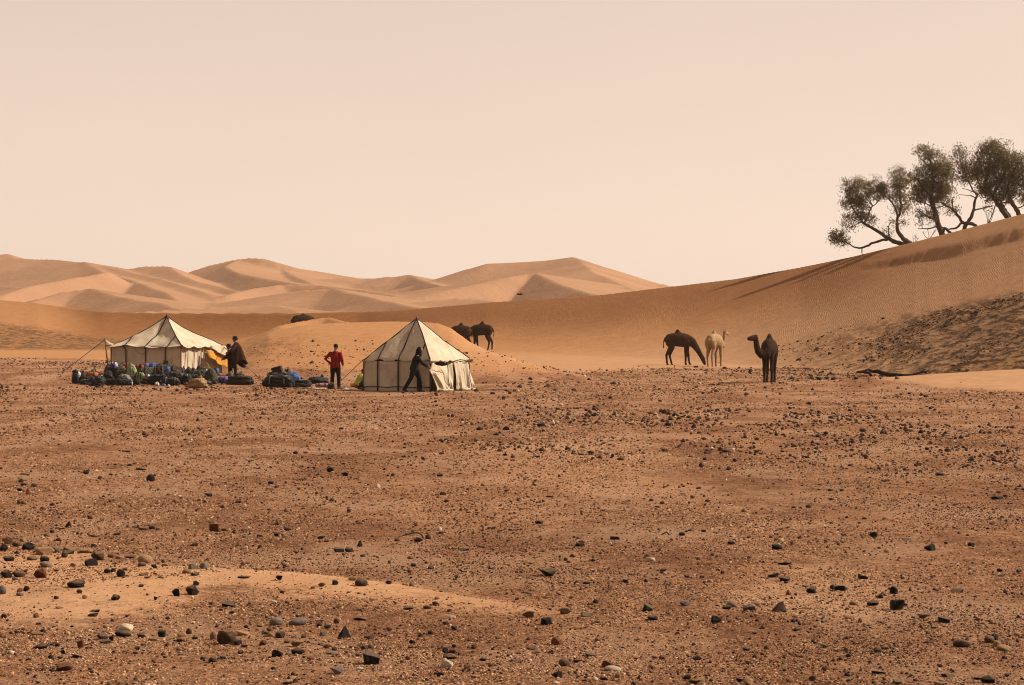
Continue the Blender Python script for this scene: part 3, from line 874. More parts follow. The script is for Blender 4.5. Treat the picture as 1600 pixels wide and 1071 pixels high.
def person(label, loc, rz, J, look, clothes, group=None, hair='short', pack=None):
    """J: joints in a local frame, the person facing +X."""
    root = empty('person', loc, rz)
    tag(root, label, 'person', group)
    V = {k: Vector(v) for k, v in J.items() if hasattr(v, '__len__')}
    look = Vector(look)
    bm = bmesh.new()
    spine = [V['pelvis'] - (V['chest'] - V['pelvis']).normalized() * 0.06, V['pelvis'], (V['pelvis'] + V['chest']) / 2, V['chest'], V['neck'] - (V['neck'] - V['chest']) * .25]
    sidev = (V['sh_l'] - V['sh_r']).normalized()
    loft(bm, spine, [(0.13, 0.10), (0.165, 0.115), (0.145, 0.105), (0.175, 0.12), (0.11, 0.085)], n=14, side=sidev)
    loft(bm, [V['chest'] + (V['neck'] - V['chest']) * .5, V['neck'], V['head'] - Vector((0, 0, .03))], [0.065, 0.056, 0.055], n=10)
    head_shape(bm, V['head'], look, (V['head'] - V['neck']).normalized() + Vector((0, 0, .5)))
    for s in 'lr':
        loft(bm, [V['chest'] * 0.45 + V['sh_' + s] * 0.55, V['sh_' + s], V['el_' + s], V['wr_' + s]], [0.07, 0.060, 0.044, 0.030], n=10)
        hand(bm, V['wr_' + s], V['wr_' + s] - V['el_' + s] + Vector(J.get('hf_' + s, (0, 0, 0))), Vector(J.get('ha_' + s, (1, 0, 0))), J.get('grip', 0.7))
        loft(bm, [V['hip_' + s], (V['hip_' + s] + V['kn_' + s]) / 2, V['kn_' + s], V['kn_' + s] * .6 + V['an_' + s] * .4, V['an_' + s]], [0.092, 0.082, 0.058, 0.058, 0.040], n=10)
        t = Vector(J.get('toe_' + s, (1, 0, 0))).normalized()
        loft(bm, [V['an_' + s] - t * 0.05 - Vector((0, 0, .035)), V['an_' + s] + t * 0.06 - Vector((0, 0, .04)), V['an_' + s] + t * 0.16 - Vector((0, 0, .055))], [(0.04, 0.035), (0.045, 0.036), (0.04, 0.022)], n=8)
    fused('body', bm, M_SKIN, 0.011, root, 3)
    # garments: shells a little outside the body
    jk, tr = clothes['top'], clothes['legs']
    bm = bmesh.new()
    hem = V['pelvis'] - (V['chest'] - V['pelvis']).normalized() * clothes.get('long', 0.10)
    loft(bm, [hem, V['pelvis'], (V['pelvis'] + V['chest']) / 2, V['chest'], V['neck'] - (V['neck'] - V['chest']) * .12], [(0.195, 0.145), (0.195, 0.145), (0.18, 0.14), (0.205, 0.15), (0.10, 0.095)], n=16, side=sidev, cap=0.22)
    for s in 'lr':
        loft(bm, [V['chest'] * .45 + V['sh_' + s] * .55, V['sh_' + s] - Vector((0, 0, .025)), V['el_' + s], V['wr_' + s] * .97 + V['el_' + s] * .03], [0.085, 0.076, 0.062, 0.047], n=10)
    if clothes.get('hood'):
        loft(bm, [V['neck'] + Vector((-.03, 0, -.03)), V['head'] + Vector((-.02, 0, .0)) - look.normalized() * .02, V['head'] + Vector((0, 0, .07)) - look.normalized() * .03], [0.10, 0.118, 0.09], n=12)
    fused('jacket', bm, jk, 0.017, root, 4)
    bm = bmesh.new()
    loft(bm, [V['pelvis'] + (V['chest'] - V['pelvis']) * .2, V['pelvis'], (V['hip_l'] + V['hip_r']) / 2 + (V['pelvis'] - V['chest']) * .12], [(0.165, 0.125), (0.185, 0.135), (0.16, 0.12)], n=14, side=sidev)
    for s in 'lr':
        loft(bm, [V['hip_' + s], (V['hip_' + s] + V['kn_' + s]) / 2, V['kn_' + s], V['kn_' + s] * .5 + V['an_' + s] * .5, V['an_' + s]], [0.115, 0.105, 0.080, 0.076, 0.068], n=10)
    fused('trousers', bm, tr, 0.017, root, 3)
    for s in 'lr':
        bm = bmesh.new()
        t = Vector(J.get('toe_' + s, (1, 0, 0))).normalized()
        a = V['an_' + s]
        loft(bm, [a + Vector((0, 0, .06)), a, a - Vector((0, 0, .03))], [0.055, 0.052, 0.05], n=10)
        loft(bm, [a - t * 0.06 - Vector((0, 0, .04)), a + t * 0.06 - Vector((0, 0, .045)), a + t * 0.17 - Vector((0, 0, .055))], [(0.050, 0.043), (0.054, 0.045), (0.047, 0.030)], n=8)
        fused('boot', bm, M_BOOT, 0.014, root, 2)
    if hair == 'short':
        bm = bmesh.new()
        f = look.normalized()
        ball(bm, V['head'] - f * 0.018 + Vector((0, 0, .045)), (0.090, 0.090, 0.088), 3)
        fused('hair', bm, M_HAIR, 0.012, root, 1)
    elif hair == 'turban':
        bm = bmesh.new()
        for k in range(5):
            c = V['head'] + Vector((-.01, 0, .035 + .022 * k)); rr = 0.10 - 0.012 * k
            ring = [c + Vector((math.cos(a) * rr, math.sin(a) * rr, 0.022 * math.sin(a * 2 + k * 2))) for a in (2 * math.pi * j / 14 for j in range(15))]
            loft(bm, ring, [0.038] * 15, n=7)
        ball(bm, V['head'] + Vector((0, 0, .10)), (0.085, 0.09, 0.05), 2)
        fused('turban', bm, M_HAIR, 0.014, root, 2)
    return root, V

def stand(**kw):
    J = dict(pelvis=(0, 0, .95), chest=(0, 0, 1.25), neck=(-.01, 0, 1.47), head=(.01, 0, 1.61),
             sh_l=(0, .19, 1.40), sh_r=(0, -.19, 1.40), el_l=(-.04, .26, 1.12), el_r=(-.04, -.26, 1.12), wr_l=(.04, .24, .88), wr_r=(.04, -.24, .88),
             hip_l=(0, .09, .92), hip_r=(0, -.09, .92), kn_l=(.03, .12, .50), kn_r=(.03, -.12, .50), an_l=(0, .14, .085), an_r=(0, -.14, .085),
             toe_l=(1, .25, 0), toe_r=(1, -.25, 0))
    J.update(kw); return J

# person in the red jacket, seen from behind, left hand on the hip
g = on_ground(524, 608)
person('person in a red jacket and dark trousers standing with one hand on the hip', g, R(80),
       stand(el_l=(-.10, .38, 1.15), wr_l=(.05, .23, 1.00), hf_l=(.10, -.25, -.05), ha_l=(0, 0, 1), el_r=(-.03, -.27, 1.13), wr_r=(.10, -.27, .92), head=(.02, -.02, 1.605)),
       (1, -.25, -.05), dict(top=M_RED, legs=M_DARKTR, long=0.12))
# person in black striding right and hauling the tent cloth
g = P(648, 612, c2.y - 0.30); g.z = zat(g.x, g.y)
person('person in black striding to the right and pulling at the loose tent cloth', g, 0.0,
       dict(pelvis=(-.02, 0, .90), chest=(.06, 0, 1.17), neck=(.14, 0, 1.38), head=(.20, 0, 1.49), sh_l=(.10, .18, 1.30), sh_r=(.10, -.18, 1.30),
            el_l=(.24, .19, 1.06), el_r=(.27, -.19, 1.04), wr_l=(.44, .09, .94), wr_r=(.46, -.08, .92), hip_l=(-.02, .09, .86), hip_r=(-.02, -.09, .86),
            kn_l=(.16, .09, .50), kn_r=(-.13, -.09, .50), an_l=(.20, .10, .085), an_r=(-.36, -.10, .12), toe_l=(1, 0, 0), toe_r=(1, 0, -.35), grip=1.0),
       (1, 0, -.35), dict(top=M_BLACKC, legs=M_BLACKC, long=0.12, hood=True), hair='none')
# crouching person by the tent's left edge
g = P(563, 606, 86.2); g.z = zat(g.x, g.y)
person('person in a yellow green jacket crouching at the left edge of the steep tent', g, R(35),
       dict(pelvis=(-.14, 0, .17), chest=(.02, 0, .40), neck=(.10, 0, .57), head=(.16, 0, .64), sh_l=(.05, .18, .50), sh_r=(.05, -.18, .50),
            el_l=(.22, .22, .32), el_r=(.22, -.22, .32), wr_l=(.38, .10, .20), wr_r=(.38, -.10, .20), hip_l=(-.12, .10, .17), hip_r=(-.12, -.10, .17),
            kn_l=(.22, .16, .38), kn_r=(.20, -.16, .36), an_l=(.05, .14, .085), an_r=(.05, -.14, .085)),
       (1, 0, -.5), dict(top=M_YGREEN, legs=M_DARKTR, long=0.04))
# person behind the tent, only the head shows over the roof
g = P(714.5, 600, 86.6); g.z = zat(g.x, g.y)
hz_ = EYE - (551 - HZ) / FP * g.y - g.z
person('dark haired person standing behind the steep tent with only the head showing', g, R(200),
       stand(pelvis=(0, 0, hz_ - .66), chest=(0, 0, hz_ - .36), neck=(-.01, 0, hz_ - .14), head=(.01, 0, hz_), sh_l=(0, .19, hz_ - .21), sh_r=(0, -.19, hz_ - .21), el_l=(0, .26, hz_ - .5), el_r=(0, -.26, hz_ - .5),
             wr_l=(.1, .24, hz_ - .7), wr_r=(.1, -.24, hz_ - .7), hip_l=(0, .09, hz_ - .69), hip_r=(0, -.09, hz_ - .69), kn_l=(.03, .12, (hz_ - .69) * .54), kn_r=(.03, -.12, (hz_ - .69) * .54)),
       (1, 0, 0), dict(top=M_BROWNC, legs=M_DARKTR, long=0.1))

# two people in robes beside the low tent
g = P(368, 583, 104.5); g.z = zat(g.x, g.y)
root, V = person('person in a dark turban and wide brown cloak standing beside the low tent', g, R(190),
                 stand(head=(.03, 0, 1.68), neck=(0, 0, 1.52), chest=(0, 0, 1.28), el_l=(.16, .30, 1.18), wr_l=(.34, .16, 1.10), el_r=(.12, -.30, 1.18), wr_r=(.30, -.14, 1.08)),
                 (1, .1, -.1), dict(top=M_GREYC, legs=M_DARKTR, long=0.1), hair='turban')
bm = bmesh.new()
n = 26
rings = []
for j in range(14):
    q = j / 13
    ring = []
    for k in range(n + 1):
        a = R(52) + R(256) * k / n                     # open at the front
        side_ = math.sin(a); back = max(0.0, -math.cos(a))
        flare = 0.12 + 0.14 * min(1, q * 4.5) + 0.04 * q
        fold = 1 + 0.12 * q * math.sin(a * 8 + q * 2.5) + 0.05 * math.sin(a * 3 + 1)
        x = math.cos(a) * flare * 0.80 * fold - back ** 1.5 * 0.30 * q ** 1.25
        y = side_ * flare * 1.12 * fold
        z = 1.55 - (1.02 + 0.16 * math.sin(a * 2 + .4) - 0.10 * back) * q - 0.05 * abs(side_) * min(1, q * 6)
        ring.append(bm.verts.new((x - 0.02, y, z + 0.04 * math.sin(a * 6) * q)))
    rings.append(ring)
for a_, b_ in zip(rings, rings[1:]):
    for k in range(n):
        bm.faces.new((a_[k], a_[k + 1], b_[k + 1], b_[k]))
ck = obj_from_bm('cloak', bm, M_BROWNC, root)
md = ck.modifiers.new('cloth', 'SOLIDIFY'); md.thickness = 0.02
bm = bmesh.new()
loft(bm, [(0.12, .12, 1.42), (0.22, .05, 1.22), (0.2, -.1, 1.0)], [(0.05, 0.03), (0.07, 0.03), (0.05, 0.025)], n=8)
obj_from_bm('sash', bm, M_MAROON, root)
g = P(360.5, 583, 104.9); g.z = zat(g.x, g.y)
root, V = person('shorter person in a brown robe standing close beside the cloaked person', g, R(170),
                 stand(pelvis=(0, 0, .78), chest=(.03, 0, 1.03), neck=(.06, 0, 1.20), head=(.10, 0, 1.30), sh_l=(.03, .17, 1.14), sh_r=(.03, -.17, 1.14), el_l=(.12, .24, .92), el_r=(.12, -.24, .92), wr_l=(.28, .18, .80), wr_r=(.28, -.18, .80),
                       hip_l=(0, .09, .76), hip_r=(0, -.09, .76), kn_l=(.03, .1, .43), kn_r=(.03, -.1, .43)),
                 (1, 0, -.3), dict(top=M_BROWNC, legs=M_BLACKC, long=0.42), hair='turban')

# ------------------------------------------------------------------ camels
def camel_mat(name, c, lo):
    m, nt, b = new_mat(name)
    tc = nnode(nt, 'ShaderNodeTexCoord')
    f = noise(nt, tc.outputs['Object'], 3.2, 7, 0.72)
    col = ramp(nt, f, [(0.3, lo), (0.7, c)])
    nt.links.new(col, b.inputs['Base Color'])
    b.inputs['Roughness'].default_value = 0.9
    b.inputs['Specular IOR Level'].default_value = 0.05
    mp = nnode(nt, 'ShaderNodeMapping'); mp.inputs['Scale'].default_value = (1, 1, .25)
    nt.links.new(tc.outputs['Object'], mp.inputs[0])
    bump(nt, b, noise(nt, mp.outputs[0], 30, 5, 0.7), 0.8, 0.03)
    return m
M_CAM_DARK = camel_mat('dark brown camel coat', (0.034, 0.015, 0.007), (0.013, 0.006, 0.003))
M_CAM_BROWN = camel_mat('brown camel coat', (0.050, 0.021, 0.009), (0.019, 0.008, 0.004))
M_CAM_PALE = camel_mat('pale camel coat', (0.300, 0.195, 0.105), (0.170, 0.098, 0.048))

def camel(label, loc, rz, mat, neck, scale=1.0, hobble=False, splay=0.0, hump_h=2.22, yaw=0.0, legs=None, name='camel', group='camels around the camp'):
    """A dromedary facing +X; neck: list of (x, z, r) from the chest to the poll, then the muzzle tip."""
    root = empty(name, loc, rz); root.scale = (scale,) * 3
    def Nk(x, z):                                   # neck point, the neck turned sideways by yaw
        e = max(0.0, x - .60); a = R(yaw) * min(1.0, e / .5)
        return Vector((min(x, .60) + e * math.cos(a), e * math.sin(a), z))
    tag(root, label, 'camel', group)
    bm = bmesh.new()
    S = (0, 1, 0)
    loft(bm, [(-.84, 0, 1.56), (-.74, 0, 1.57), (-.52, 0, 1.58), (-.12, 0, 1.57), (.30, 0, 1.54), (.58, 0, 1.50), (.78, 0, 1.50)],
         [(.13, .17), (.24, .31), (.31, .39), (.36, .43), (.34, .44), (.27, .39), (.18, .27)], n=18, side=S)
    loft(bm, [(-.06, 0, 1.70), (-.07, 0, 1.90), (-.08, 0, 2.00), (-.09, 0, (2.00 + hump_h) / 2), (-.10, 0, hump_h - .04)], [(.24, .56), (.19, .36), (.135, .22), (.09, .13), (.05, .07)], n=14, side=S)
    pts = [Nk(x, z) for x, z, r in neck[:-2]]
    loft(bm, pts, [(r * .86, r * 1.12) for x, z, r in neck[:-2]], n=14, side=(-math.sin(R(yaw)), math.cos(R(yaw)), 0))
    h0, h1 = neck[-2], neck[-1]
    a, b = Nk(h0[0], h0[1]), Nk(h1[0], h1[1])
    mid = a.lerp(b, .5)
    d = (b - a).normalized(); hs = Vector((-math.sin(R(yaw)), math.cos(R(yaw)), 0)); up = d.cross(hs)
    if up.z < 0: up = -up
    loft(bm, [pts[-1].lerp(a, .5), a, a.lerp(b, .45), a.lerp(b, .8), b], [(.115, .135), (.128, .150), (.110, .128), (.094, .105), (.072, .072)], n=12, side=hs)
    loft(bm, [b - d * .16 - up * .05, b - d * .02 - up * .055], [(.045, .035), (.035, .028)], n=8, side=hs)       # lower jaw and lip
    for k in (-1, 1):
        loft(bm, [a + up * .06 + hs * (.07 * k), a + up * .15 + hs * (.12 * k) - d * .05], [(.03, .018), (.014, .010)], n=7)   # ears
        ball(bm, a.lerp(b, .28) + up * .065 + hs * (.065 * k), .028, 1)                                  # eye ridges
    lg = legs or {}
    for k in (-1, 1):
        y = .17
        fx = lg.get('f', {}).get(k, 0.0); hx = lg.get('h', {}).get(k, 0.0)
        loft(bm, [(.52, .15 * k, 1.50), (.48, .17 * k, 1.20), (.45 + fx * .35, y * k, .92), (.47 + fx * .6, y * k, .58), (.47 + fx * .65, y * k, .50), (.47 + fx * .9, y * k, .16), (.49 + fx, y * k, .09)],
             [(.15, .23), (.13, .19), (.092, .115), (.084, .092), (.070, .074), (.056, .060), (.068, .070)], n=12, side=S)
        loft(bm, [(.46 + fx, y * k, .042), (.56 + fx, y * k, .040)], [(.085, .040), (.075, .034)], n=10, side=S)
        loft(bm, [(-.60, .14 * k, 1.58), (-.54, .17 * k, 1.30), (-.48 + hx * .3, .17 * k, 1.06), (-.62 + hx * .6, .16 * k, .78), (-.70 + hx * .7, .155 * k, .60), (-.66 + hx * .85, .155 * k, .34), (-.63 + hx, .155 * k, .13)],
             [(.19, .30), (.18, .27), (.13, .17), (.088, .108), (.072, .084), (.057, .064), (.064, .070)], n=12, side=S)
        loft(bm, [(-.64 + hx, .155 * k, .042), (-.53 + hx, .155 * k, .040)], [(.080, .040), (.072, .034)], n=10, side=S)
    loft(bm, [(-.88, 0, 1.66), (-.95, 0, 1.48), (-.97, 0, 1.26), (-.95, 0, 1.06)], [.045, .036, .030, .044], n=7)
    fused('body', bm, mat, 0.020, root, 5)
    if hobble:
        f1, f2 = lg.get('f', {}).get(-1, 0.0), lg.get('f', {}).get(1, 0.0)
        polyrod('hobble_rope', [(.47 + f1 * .9, -.215, .27), (.44 + f1 * .9, -.17, .275), (.44, -.08, .22), (.46, 0, .20), (.44, .08, .22), (.44 + f2 * .9, .17, .275), (.47 + f2 * .9, .215, .27)], 0.016, M_ROPE, root)
    return root

NECK_UP = [(.60, 1.50, .29), (.84, 1.33, .23), (1.06, 1.28, .185), (1.23, 1.42, .155), (1.32, 1.64, .138), (1.36, 1.87, .125), (1.40, 2.02, .1), (1.86, 1.97, .05)]
NECK_DOWN = [(.60, 1.52, .30), (.82, 1.40, .25), (1.02, 1.14, .190), (1.20, .86, .150), (1.34, .62, .135), (1.43, .46, .130), (1.46, .42, .1), (1.60, .04, .05)]

g = on_ground(1202, 598)
camel('dark brown camel standing with raised head, the nearest of the three at right', g, R(257), M_CAM_DARK, NECK_UP, 0.965, yaw=-36, legs={'f': {1: .06, -1: -.08}, 'h': {1: -.10, -1: .12}})
g = on_ground(1061, 570.5)
camel('dark brown camel grazing with its muzzle on the sand, hobbled forelegs', g, R(-4), M_CAM_BROWN, NECK_DOWN, 25.0 / 25.6, hobble=True, legs={'f': {1: .18, -1: -.08}, 'h': {1: .16, -1: -.12}})
g = on_ground(1117, 573)
camel('pale cream camel standing turned away behind the grazing camel', g, R(58), M_CAM_PALE, [(.60, 1.50, .29), (.84, 1.34, .23), (1.04, 1.30, .185), (1.20, 1.44, .155), (1.28, 1.66, .138), (1.30, 1.90, .125), (1.33, 2.04, .1), (1.82, 1.98, .05)], 0.97, hobble=True)
g = P(752, 545, 168.5); g.z = zat(g.x, g.y)
camel('dark camel standing behind the sand mound, its front legs half hidden by the mound', g, R(176), M_CAM_DARK, NECK_DOWN, 0.97, legs={'f': {1: .05, -1: -.25}, 'h': {1: .1, -1: -.18}})
g = P(719, 545, 167.0); g.z = zat(g.x, g.y) - 0.0
camel('greyish brown camel grazing left of the dark camel, mostly hidden by the sand mound', g, R(165), M_CAM_BROWN, NECK_DOWN, 0.95, legs={'h': {1: .1, -1: -.18}})
g = P(474, 505, 166.0); g.z = EYE - (489.5 - HZ) / FP * 166.0 - 2.06
camel('dark camel of which only the rounded back shows behind the small dune crest', g, R(20), M_CAM_DARK, NECK_DOWN, 0.97, hump_h=2.10)

# ------------------------------------------------------------------ bird
b0 = P(812, 460.5, 150)
bm = bmesh.new()
loft(bm, [(0, .16, 0), (0, .08, .01), (0, -.03, 0), (0, -.14, -.01)], [.012, .032, .045, .02], n=10)
loft(bm, [(0, -.12, -.01), (0, -.24, -.02)], [(.03, .01), (.055, .008)], n=8)
ball(bm, Vector((0, .15, .012)), .026, 2)
loft(bm, [(0, .17, .01), (0, .205, .004)], [.008, .003], n=6)
bird = fused('body', bm, M_HAIR, 0.008, None, 1)
be = empty('bird', b0, R(160)); tag(be, 'small dark bird flying low in front of the far dunes', 'bird')
bird.parent = be
for s in (-1, 1):
    bm = bmesh.new()
    loft(bm, [(0.02 * s, .03, .01), (.11 * s, .05, .035), (.22 * s, .0, .015)], [(.012, .055), (.010, .050), (.006, .02)], n=8)
    obj_from_bm('wing', bm, M_HAIR, be)
# ------------------------------------------------------------------ trees on the dune's crest
def bark_mat():
    m, nt, b = new_mat('dark tamarisk bark')
    tc = nnode(nt, 'ShaderNodeTexCoord')
    f = noise(nt, tc.outputs['Object'], 7, 6, 0.7)
    nt.links.new(ramp(nt, f, [(0.3, (0.030, 0.017, 0.010)), (0.7, (0.085, 0.052, 0.032))]), b.inputs['Base Color'])
    b.inputs['Roughness'].default_value = 0.95
    bump(nt, b, f, 1.0, 0.05)
    return m
M_BARK = bark_mat()
def leaf_mat():
    m, nt, b = new_mat('grey green leaves')
    geo = nnode(nt, 'ShaderNodeNewGeometry')
    c = ramp(nt, geo.outputs['Random Per Island'], [(0.0, (0.070, 0.050, 0.019)), (0.5, (0.130, 0.096, 0.038)), (1.0, (0.210, 0.160, 0.072))])
    nt.links.new(c, b.inputs['Base Color'])
    b.inputs['Roughness'].default_value = 0.6
    tr = nnode(nt, 'ShaderNodeBsdfTranslucent'); nt.links.new(c, tr.inputs['Color'])
    ms = nnode(nt, 'ShaderNodeMixShader'); ms.inputs[0].default_value = 0.45
    nt.links.new(b.outputs[0], ms.inputs[1]); nt.links.new(tr.outputs[0], ms.inputs[2])
    nt.links.new(ms.outputs[0], nt.nodes['Material Output'].inputs['Surface'])
    return m
M_LEAF = leaf_mat()
PXM = FP / 158.0         # photo pixels per metre at the trees

def tree(name, label, base_px, d, limbs, clumps, seed, n_leaf=1.0, group='trees on the dune crest'):
    """limbs: polylines of (px, py, r, depth offset); clumps: crown masses (px, py, rx, ry, density)."""
    d = d + 11.5          # rooted on the broad top behind the crest
    b0 = P(base_px[0], base_px[1], d)
    b0.z = zat(b0.x, b0.y) - 0.05
    root = empty(name, b0)
    tag(root, label, 'tree', group)
    rg = np.random.default_rng(seed)
    off = P(base_px[0], base_px[1], d).z - b0.z
    def W(px, py, dd=0.0):
        return Vector(((px - base_px[0]) / FP * d, dd, off - (py - base_px[1]) / FP * d))
    bm = bmesh.new()
    nodes = []
    for li, lb in enumerate(limbs):
        pts = [W(p[0], p[1], p[3] if len(p) > 3 else 0) for p in lb]
        rad = [p[2] for p in lb]
        if lb[0][2] >= .11 and lb[0][1] >= base_px[1] - 6:      # stem: goes on down to the ground
            q = pts[0] + (pts[0] - pts[1]).normalized() * .25; q = Vector((q.x, q.y, min(q.z - .2, 0.0)))
            pts.insert(0, q); rad.insert(0, rad[0] * 1.15)
        # resample with a crooked wander
        fine, fr = [], []
        for i in range(len(pts) - 1):
            for j in range(4):
                t = j / 4
                a, b_ = pts[max(i - 1, 0)], pts[i]; c_, e_ = pts[i + 1], pts[min(i + 2, len(pts) - 1)]
                q = 0.5 * ((2 * b_) + (c_ - a) * t + (2 * a - 5 * b_ + 4 * c_ - e_) * t * t + (3 * b_ - a - 3 * c_ + e_) * t ** 3)
                if 0 < i or j > 0:
                    q = q + Vector(rg.normal(0, 0.022, 3))
                fine.append(q); fr.append((rad[i] * (1 - t) + rad[i + 1] * t) * rg.uniform(.9, 1.1))
        fine.append(pts[-1]); fr.append(rad[-1])
        loft(bm, fine, fr, n=8 if rad[0] > .06 else 5)
        nodes += list(zip(fine, fr))
    # crown
    quads = []
    allc = []
    for cx, cy, rx, ry, dens in clumps:
        c = W(cx, cy)
        rxm, rym = rx / PXM, ry / PXM
        rz = 0.8 * (rxm + rym) / 2
        n_sub = max(4, int(16 * dens * rxm * rym * 3.0))
        for _ in range(n_sub):
            v = rg.normal(0, 1, 3); v /= np.linalg.norm(v); r = rg.uniform(0.25, 1.0) ** 0.45
            s = Vector((c.x + v[0] * rxm * r, c.y + v[1] * rz * r, c.z + v[2] * rym * r))
            allc.append(s)
            # twig from the nearest limb point
            near = min(nodes, key=lambda nd: (nd[0] - s).length + 0.2 * max(0, nd[0].z - s.z))
            a = near[0]
            if (a - s).length < 2.2:
                md = a.lerp(s, .55) + Vector(rg.normal(0, .07, 3)) + Vector((0, 0, -.05))
                loft(bm, [a, md, s], [min(near[1] * .5, .028), .014, .006], n=4, caps=False)
            nl = int(rg.integers(34, 62) * n_leaf)
            sz = rg.uniform(.16, .30)
            pos = rg.normal(0, 1, (nl, 3)) * np.array([sz, sz, sz * .8]) + np.array(s)
            # sprays: leaves lean along a common upward, outward direction
            dirv = np.array([v[0] * .6, v[1] * .6, .55]) + rg.normal(0, .25, 3)
            for p in pos:
                dv = dirv + rg.normal(0, .45, 3); dv /= np.linalg.norm(dv)
                w = np.cross(dv, rg.normal(0, 1, 3)); w /= np.linalg.norm(w)
                L_ = rg.uniform(.10, .24); B_ = rg.uniform(.018, .040)
                quads.append((p - dv * L_ * .5, p + w * B_, p + dv * L_ * .5, p - w * B_))
    obj_from_bm('trunk', bm, M_BARK, root)
    q = np.array(quads).reshape(-1, 3)
    me = mesh_np('crown', q, np.arange(len(q)).reshape(-1, 4), smooth=False, mat=M_LEAF)
    o = link(bpy.data.objects.new('crown', me), root)
    return root

# leftmost tree: two crooked stems low on the crest, one limb nearly lying on the sand
tree('tamarisk_tree', 'leftmost tree, with crooked stems and one limb sweeping down to the sand', (1417, 386), 168,
     [[(1422, 384, .22), (1408, 381, .20), (1392, 375, .17), (1372, 362, .13, .1), (1352, 350, .11, .2), (1340, 335, .08, .3), (1330, 318, .05, .3), (1322, 300, .03, .3)],
      [(1390, 374, .12), (1376, 376, .10, -.2), (1360, 382, .09, -.3), (1345, 388, .075, -.4), (1335, 387, .06, -.4), (1322, 380, .04, -.4), (1308, 372, .025, -.4)],
      [(1345, 388, .05, -.4), (1346, 396, .035, -.4), (1344, 401, .02, -.4)],
      [(1425, 383, .20), (1412, 374, .18, -.1), (1403, 362, .15, -.1), (1402, 345, .12), (1408, 325, .10, .1), (1406, 300, .07, .2), (1407, 275, .04, .2)],
      [(1404, 340, .08), (1396, 322, .06, -.2), (1388, 312, .04, -.3), (1378, 300, .03, -.3)],
      [(1391, 374, .05), (1389, 360, .04, .3), (1391, 349, .03, .3), (1398, 346, .02, .3)],
      [(1352, 350, .06, .2), (1362, 326, .05, .4), (1374, 314, .03, .5), (1380, 308, .02, .5)],
      [(1425, 383, .16), (1434, 381, .12), (1441, 378, .07)]],
     [(1343, 300, 26, 26, 1.0), (1335, 325, 22, 22, .95), (1312, 372, 17, 16, 1.15), (1330, 345, 15, 14, .6), (1366, 296, 20, 22, .8), (1408, 280, 18, 24, 1.0), (1393, 300, 20, 16, .95), (1410, 318, 16, 20, .75), (1353, 340, 16, 12, .8),
      (1385, 358, 12, 12, .25), (1404, 345, 14, 12, .4), (1322, 290, 10, 14, .6)], 11)
# second: tall with a single leaning trunk
tree('tamarisk_tree', 'tall tree with one thick leaning trunk, second from the left on the crest', (1471, 370), 160,
     [[(1473, 371, .24), (1467, 352, .22), (1461, 332, .20), (1455, 312, .19), (1457, 292, .14, .1), (1458, 268, .09, .2), (1453, 248, .05, .2), (1446, 235, .025, .2)],
      [(1456, 310, .12), (1446, 300, .08, -.3), (1436, 288, .05, -.5), (1430, 275, .03, -.5)],
      [(1457, 300, .12), (1468, 294, .08, .3), (1477, 280, .05, .4), (1484, 262, .03, .4)],
      [(1463, 345, .08), (1450, 340, .06, -.3), (1440, 333, .04, -.4), (1432, 328, .02, -.4)],
      [(1467, 354, .06), (1450, 357, .045, .3), (1436, 357, .025, .4)],
      [(1459, 325, .06), (1448, 318, .045, .4), (1440, 316, .03, .5)],
      [(1454, 262, .05), (1446, 254, .035, .2), (1438, 247, .02, .2)]],
     [(1444, 238, 15, 13, 1.0), (1462, 252, 22, 18, .75), (1440, 282, 20, 22, 1.0), (1472, 280, 20, 26, 1.0), (1457, 300, 30, 18, 1.3), (1436, 305, 18, 14, .9), (1478, 308, 16, 16, .8), (1448, 340, 22, 16, .6), (1480, 270, 12, 18, .8), (1462, 268, 18, 14, .8)], 12)
# third: V-shaped, thin, half bare
tree('tamarisk_tree', 'thin half bare tree forking into a wide V beside the tall leaning trunk', (1508, 357), 158,
     [[(1507, 357, .15), (1513, 347, .13), (1520, 335, .12), (1523, 318, .10, .1), (1527, 305, .08, .1), (1520, 296, .06, .2), (1514, 282, .04, .2), (1508, 270, .025, .2)],
      [(1524, 353, .14), (1514, 349, .13), (1503, 347, .12, -.1), (1495, 336, .10, -.2), (1488, 328, .08, -.2), (1478, 322, .06, -.2), (1468, 316, .03, -.2)],
      [(1488, 328, .06, -.2), (1487, 318, .05, -.2), (1489, 308, .03, -.2)],
      [(1503, 349, .09), (1494, 356, .07, .2), (1480, 358, .05, .3), (1472, 354, .035, .3)],
      [(1526, 310, .05), (1515, 306, .035, -.2), (1505, 305, .025, -.2), (1497, 304, .015, -.2)],
      [(1524, 302, .045), (1512, 297, .03, -.1), (1503, 295, .018, -.1)],
      [(1522, 330, .06), (1536, 325, .05, .2), (1552, 322, .035, .3)],
      [(1476, 357, .11), (1484, 364, .10), (1489, 366, .08)]],
     [(1498, 245, 14, 14, .7), (1508, 270, 16, 18, .7), (1500, 258, 12, 10, .5), (1482, 328, 14, 10, .35), (1520, 268, 14, 20, .8), (1505, 283, 9, 8, .5), (1494, 329, 7, 5, .3)], 13)
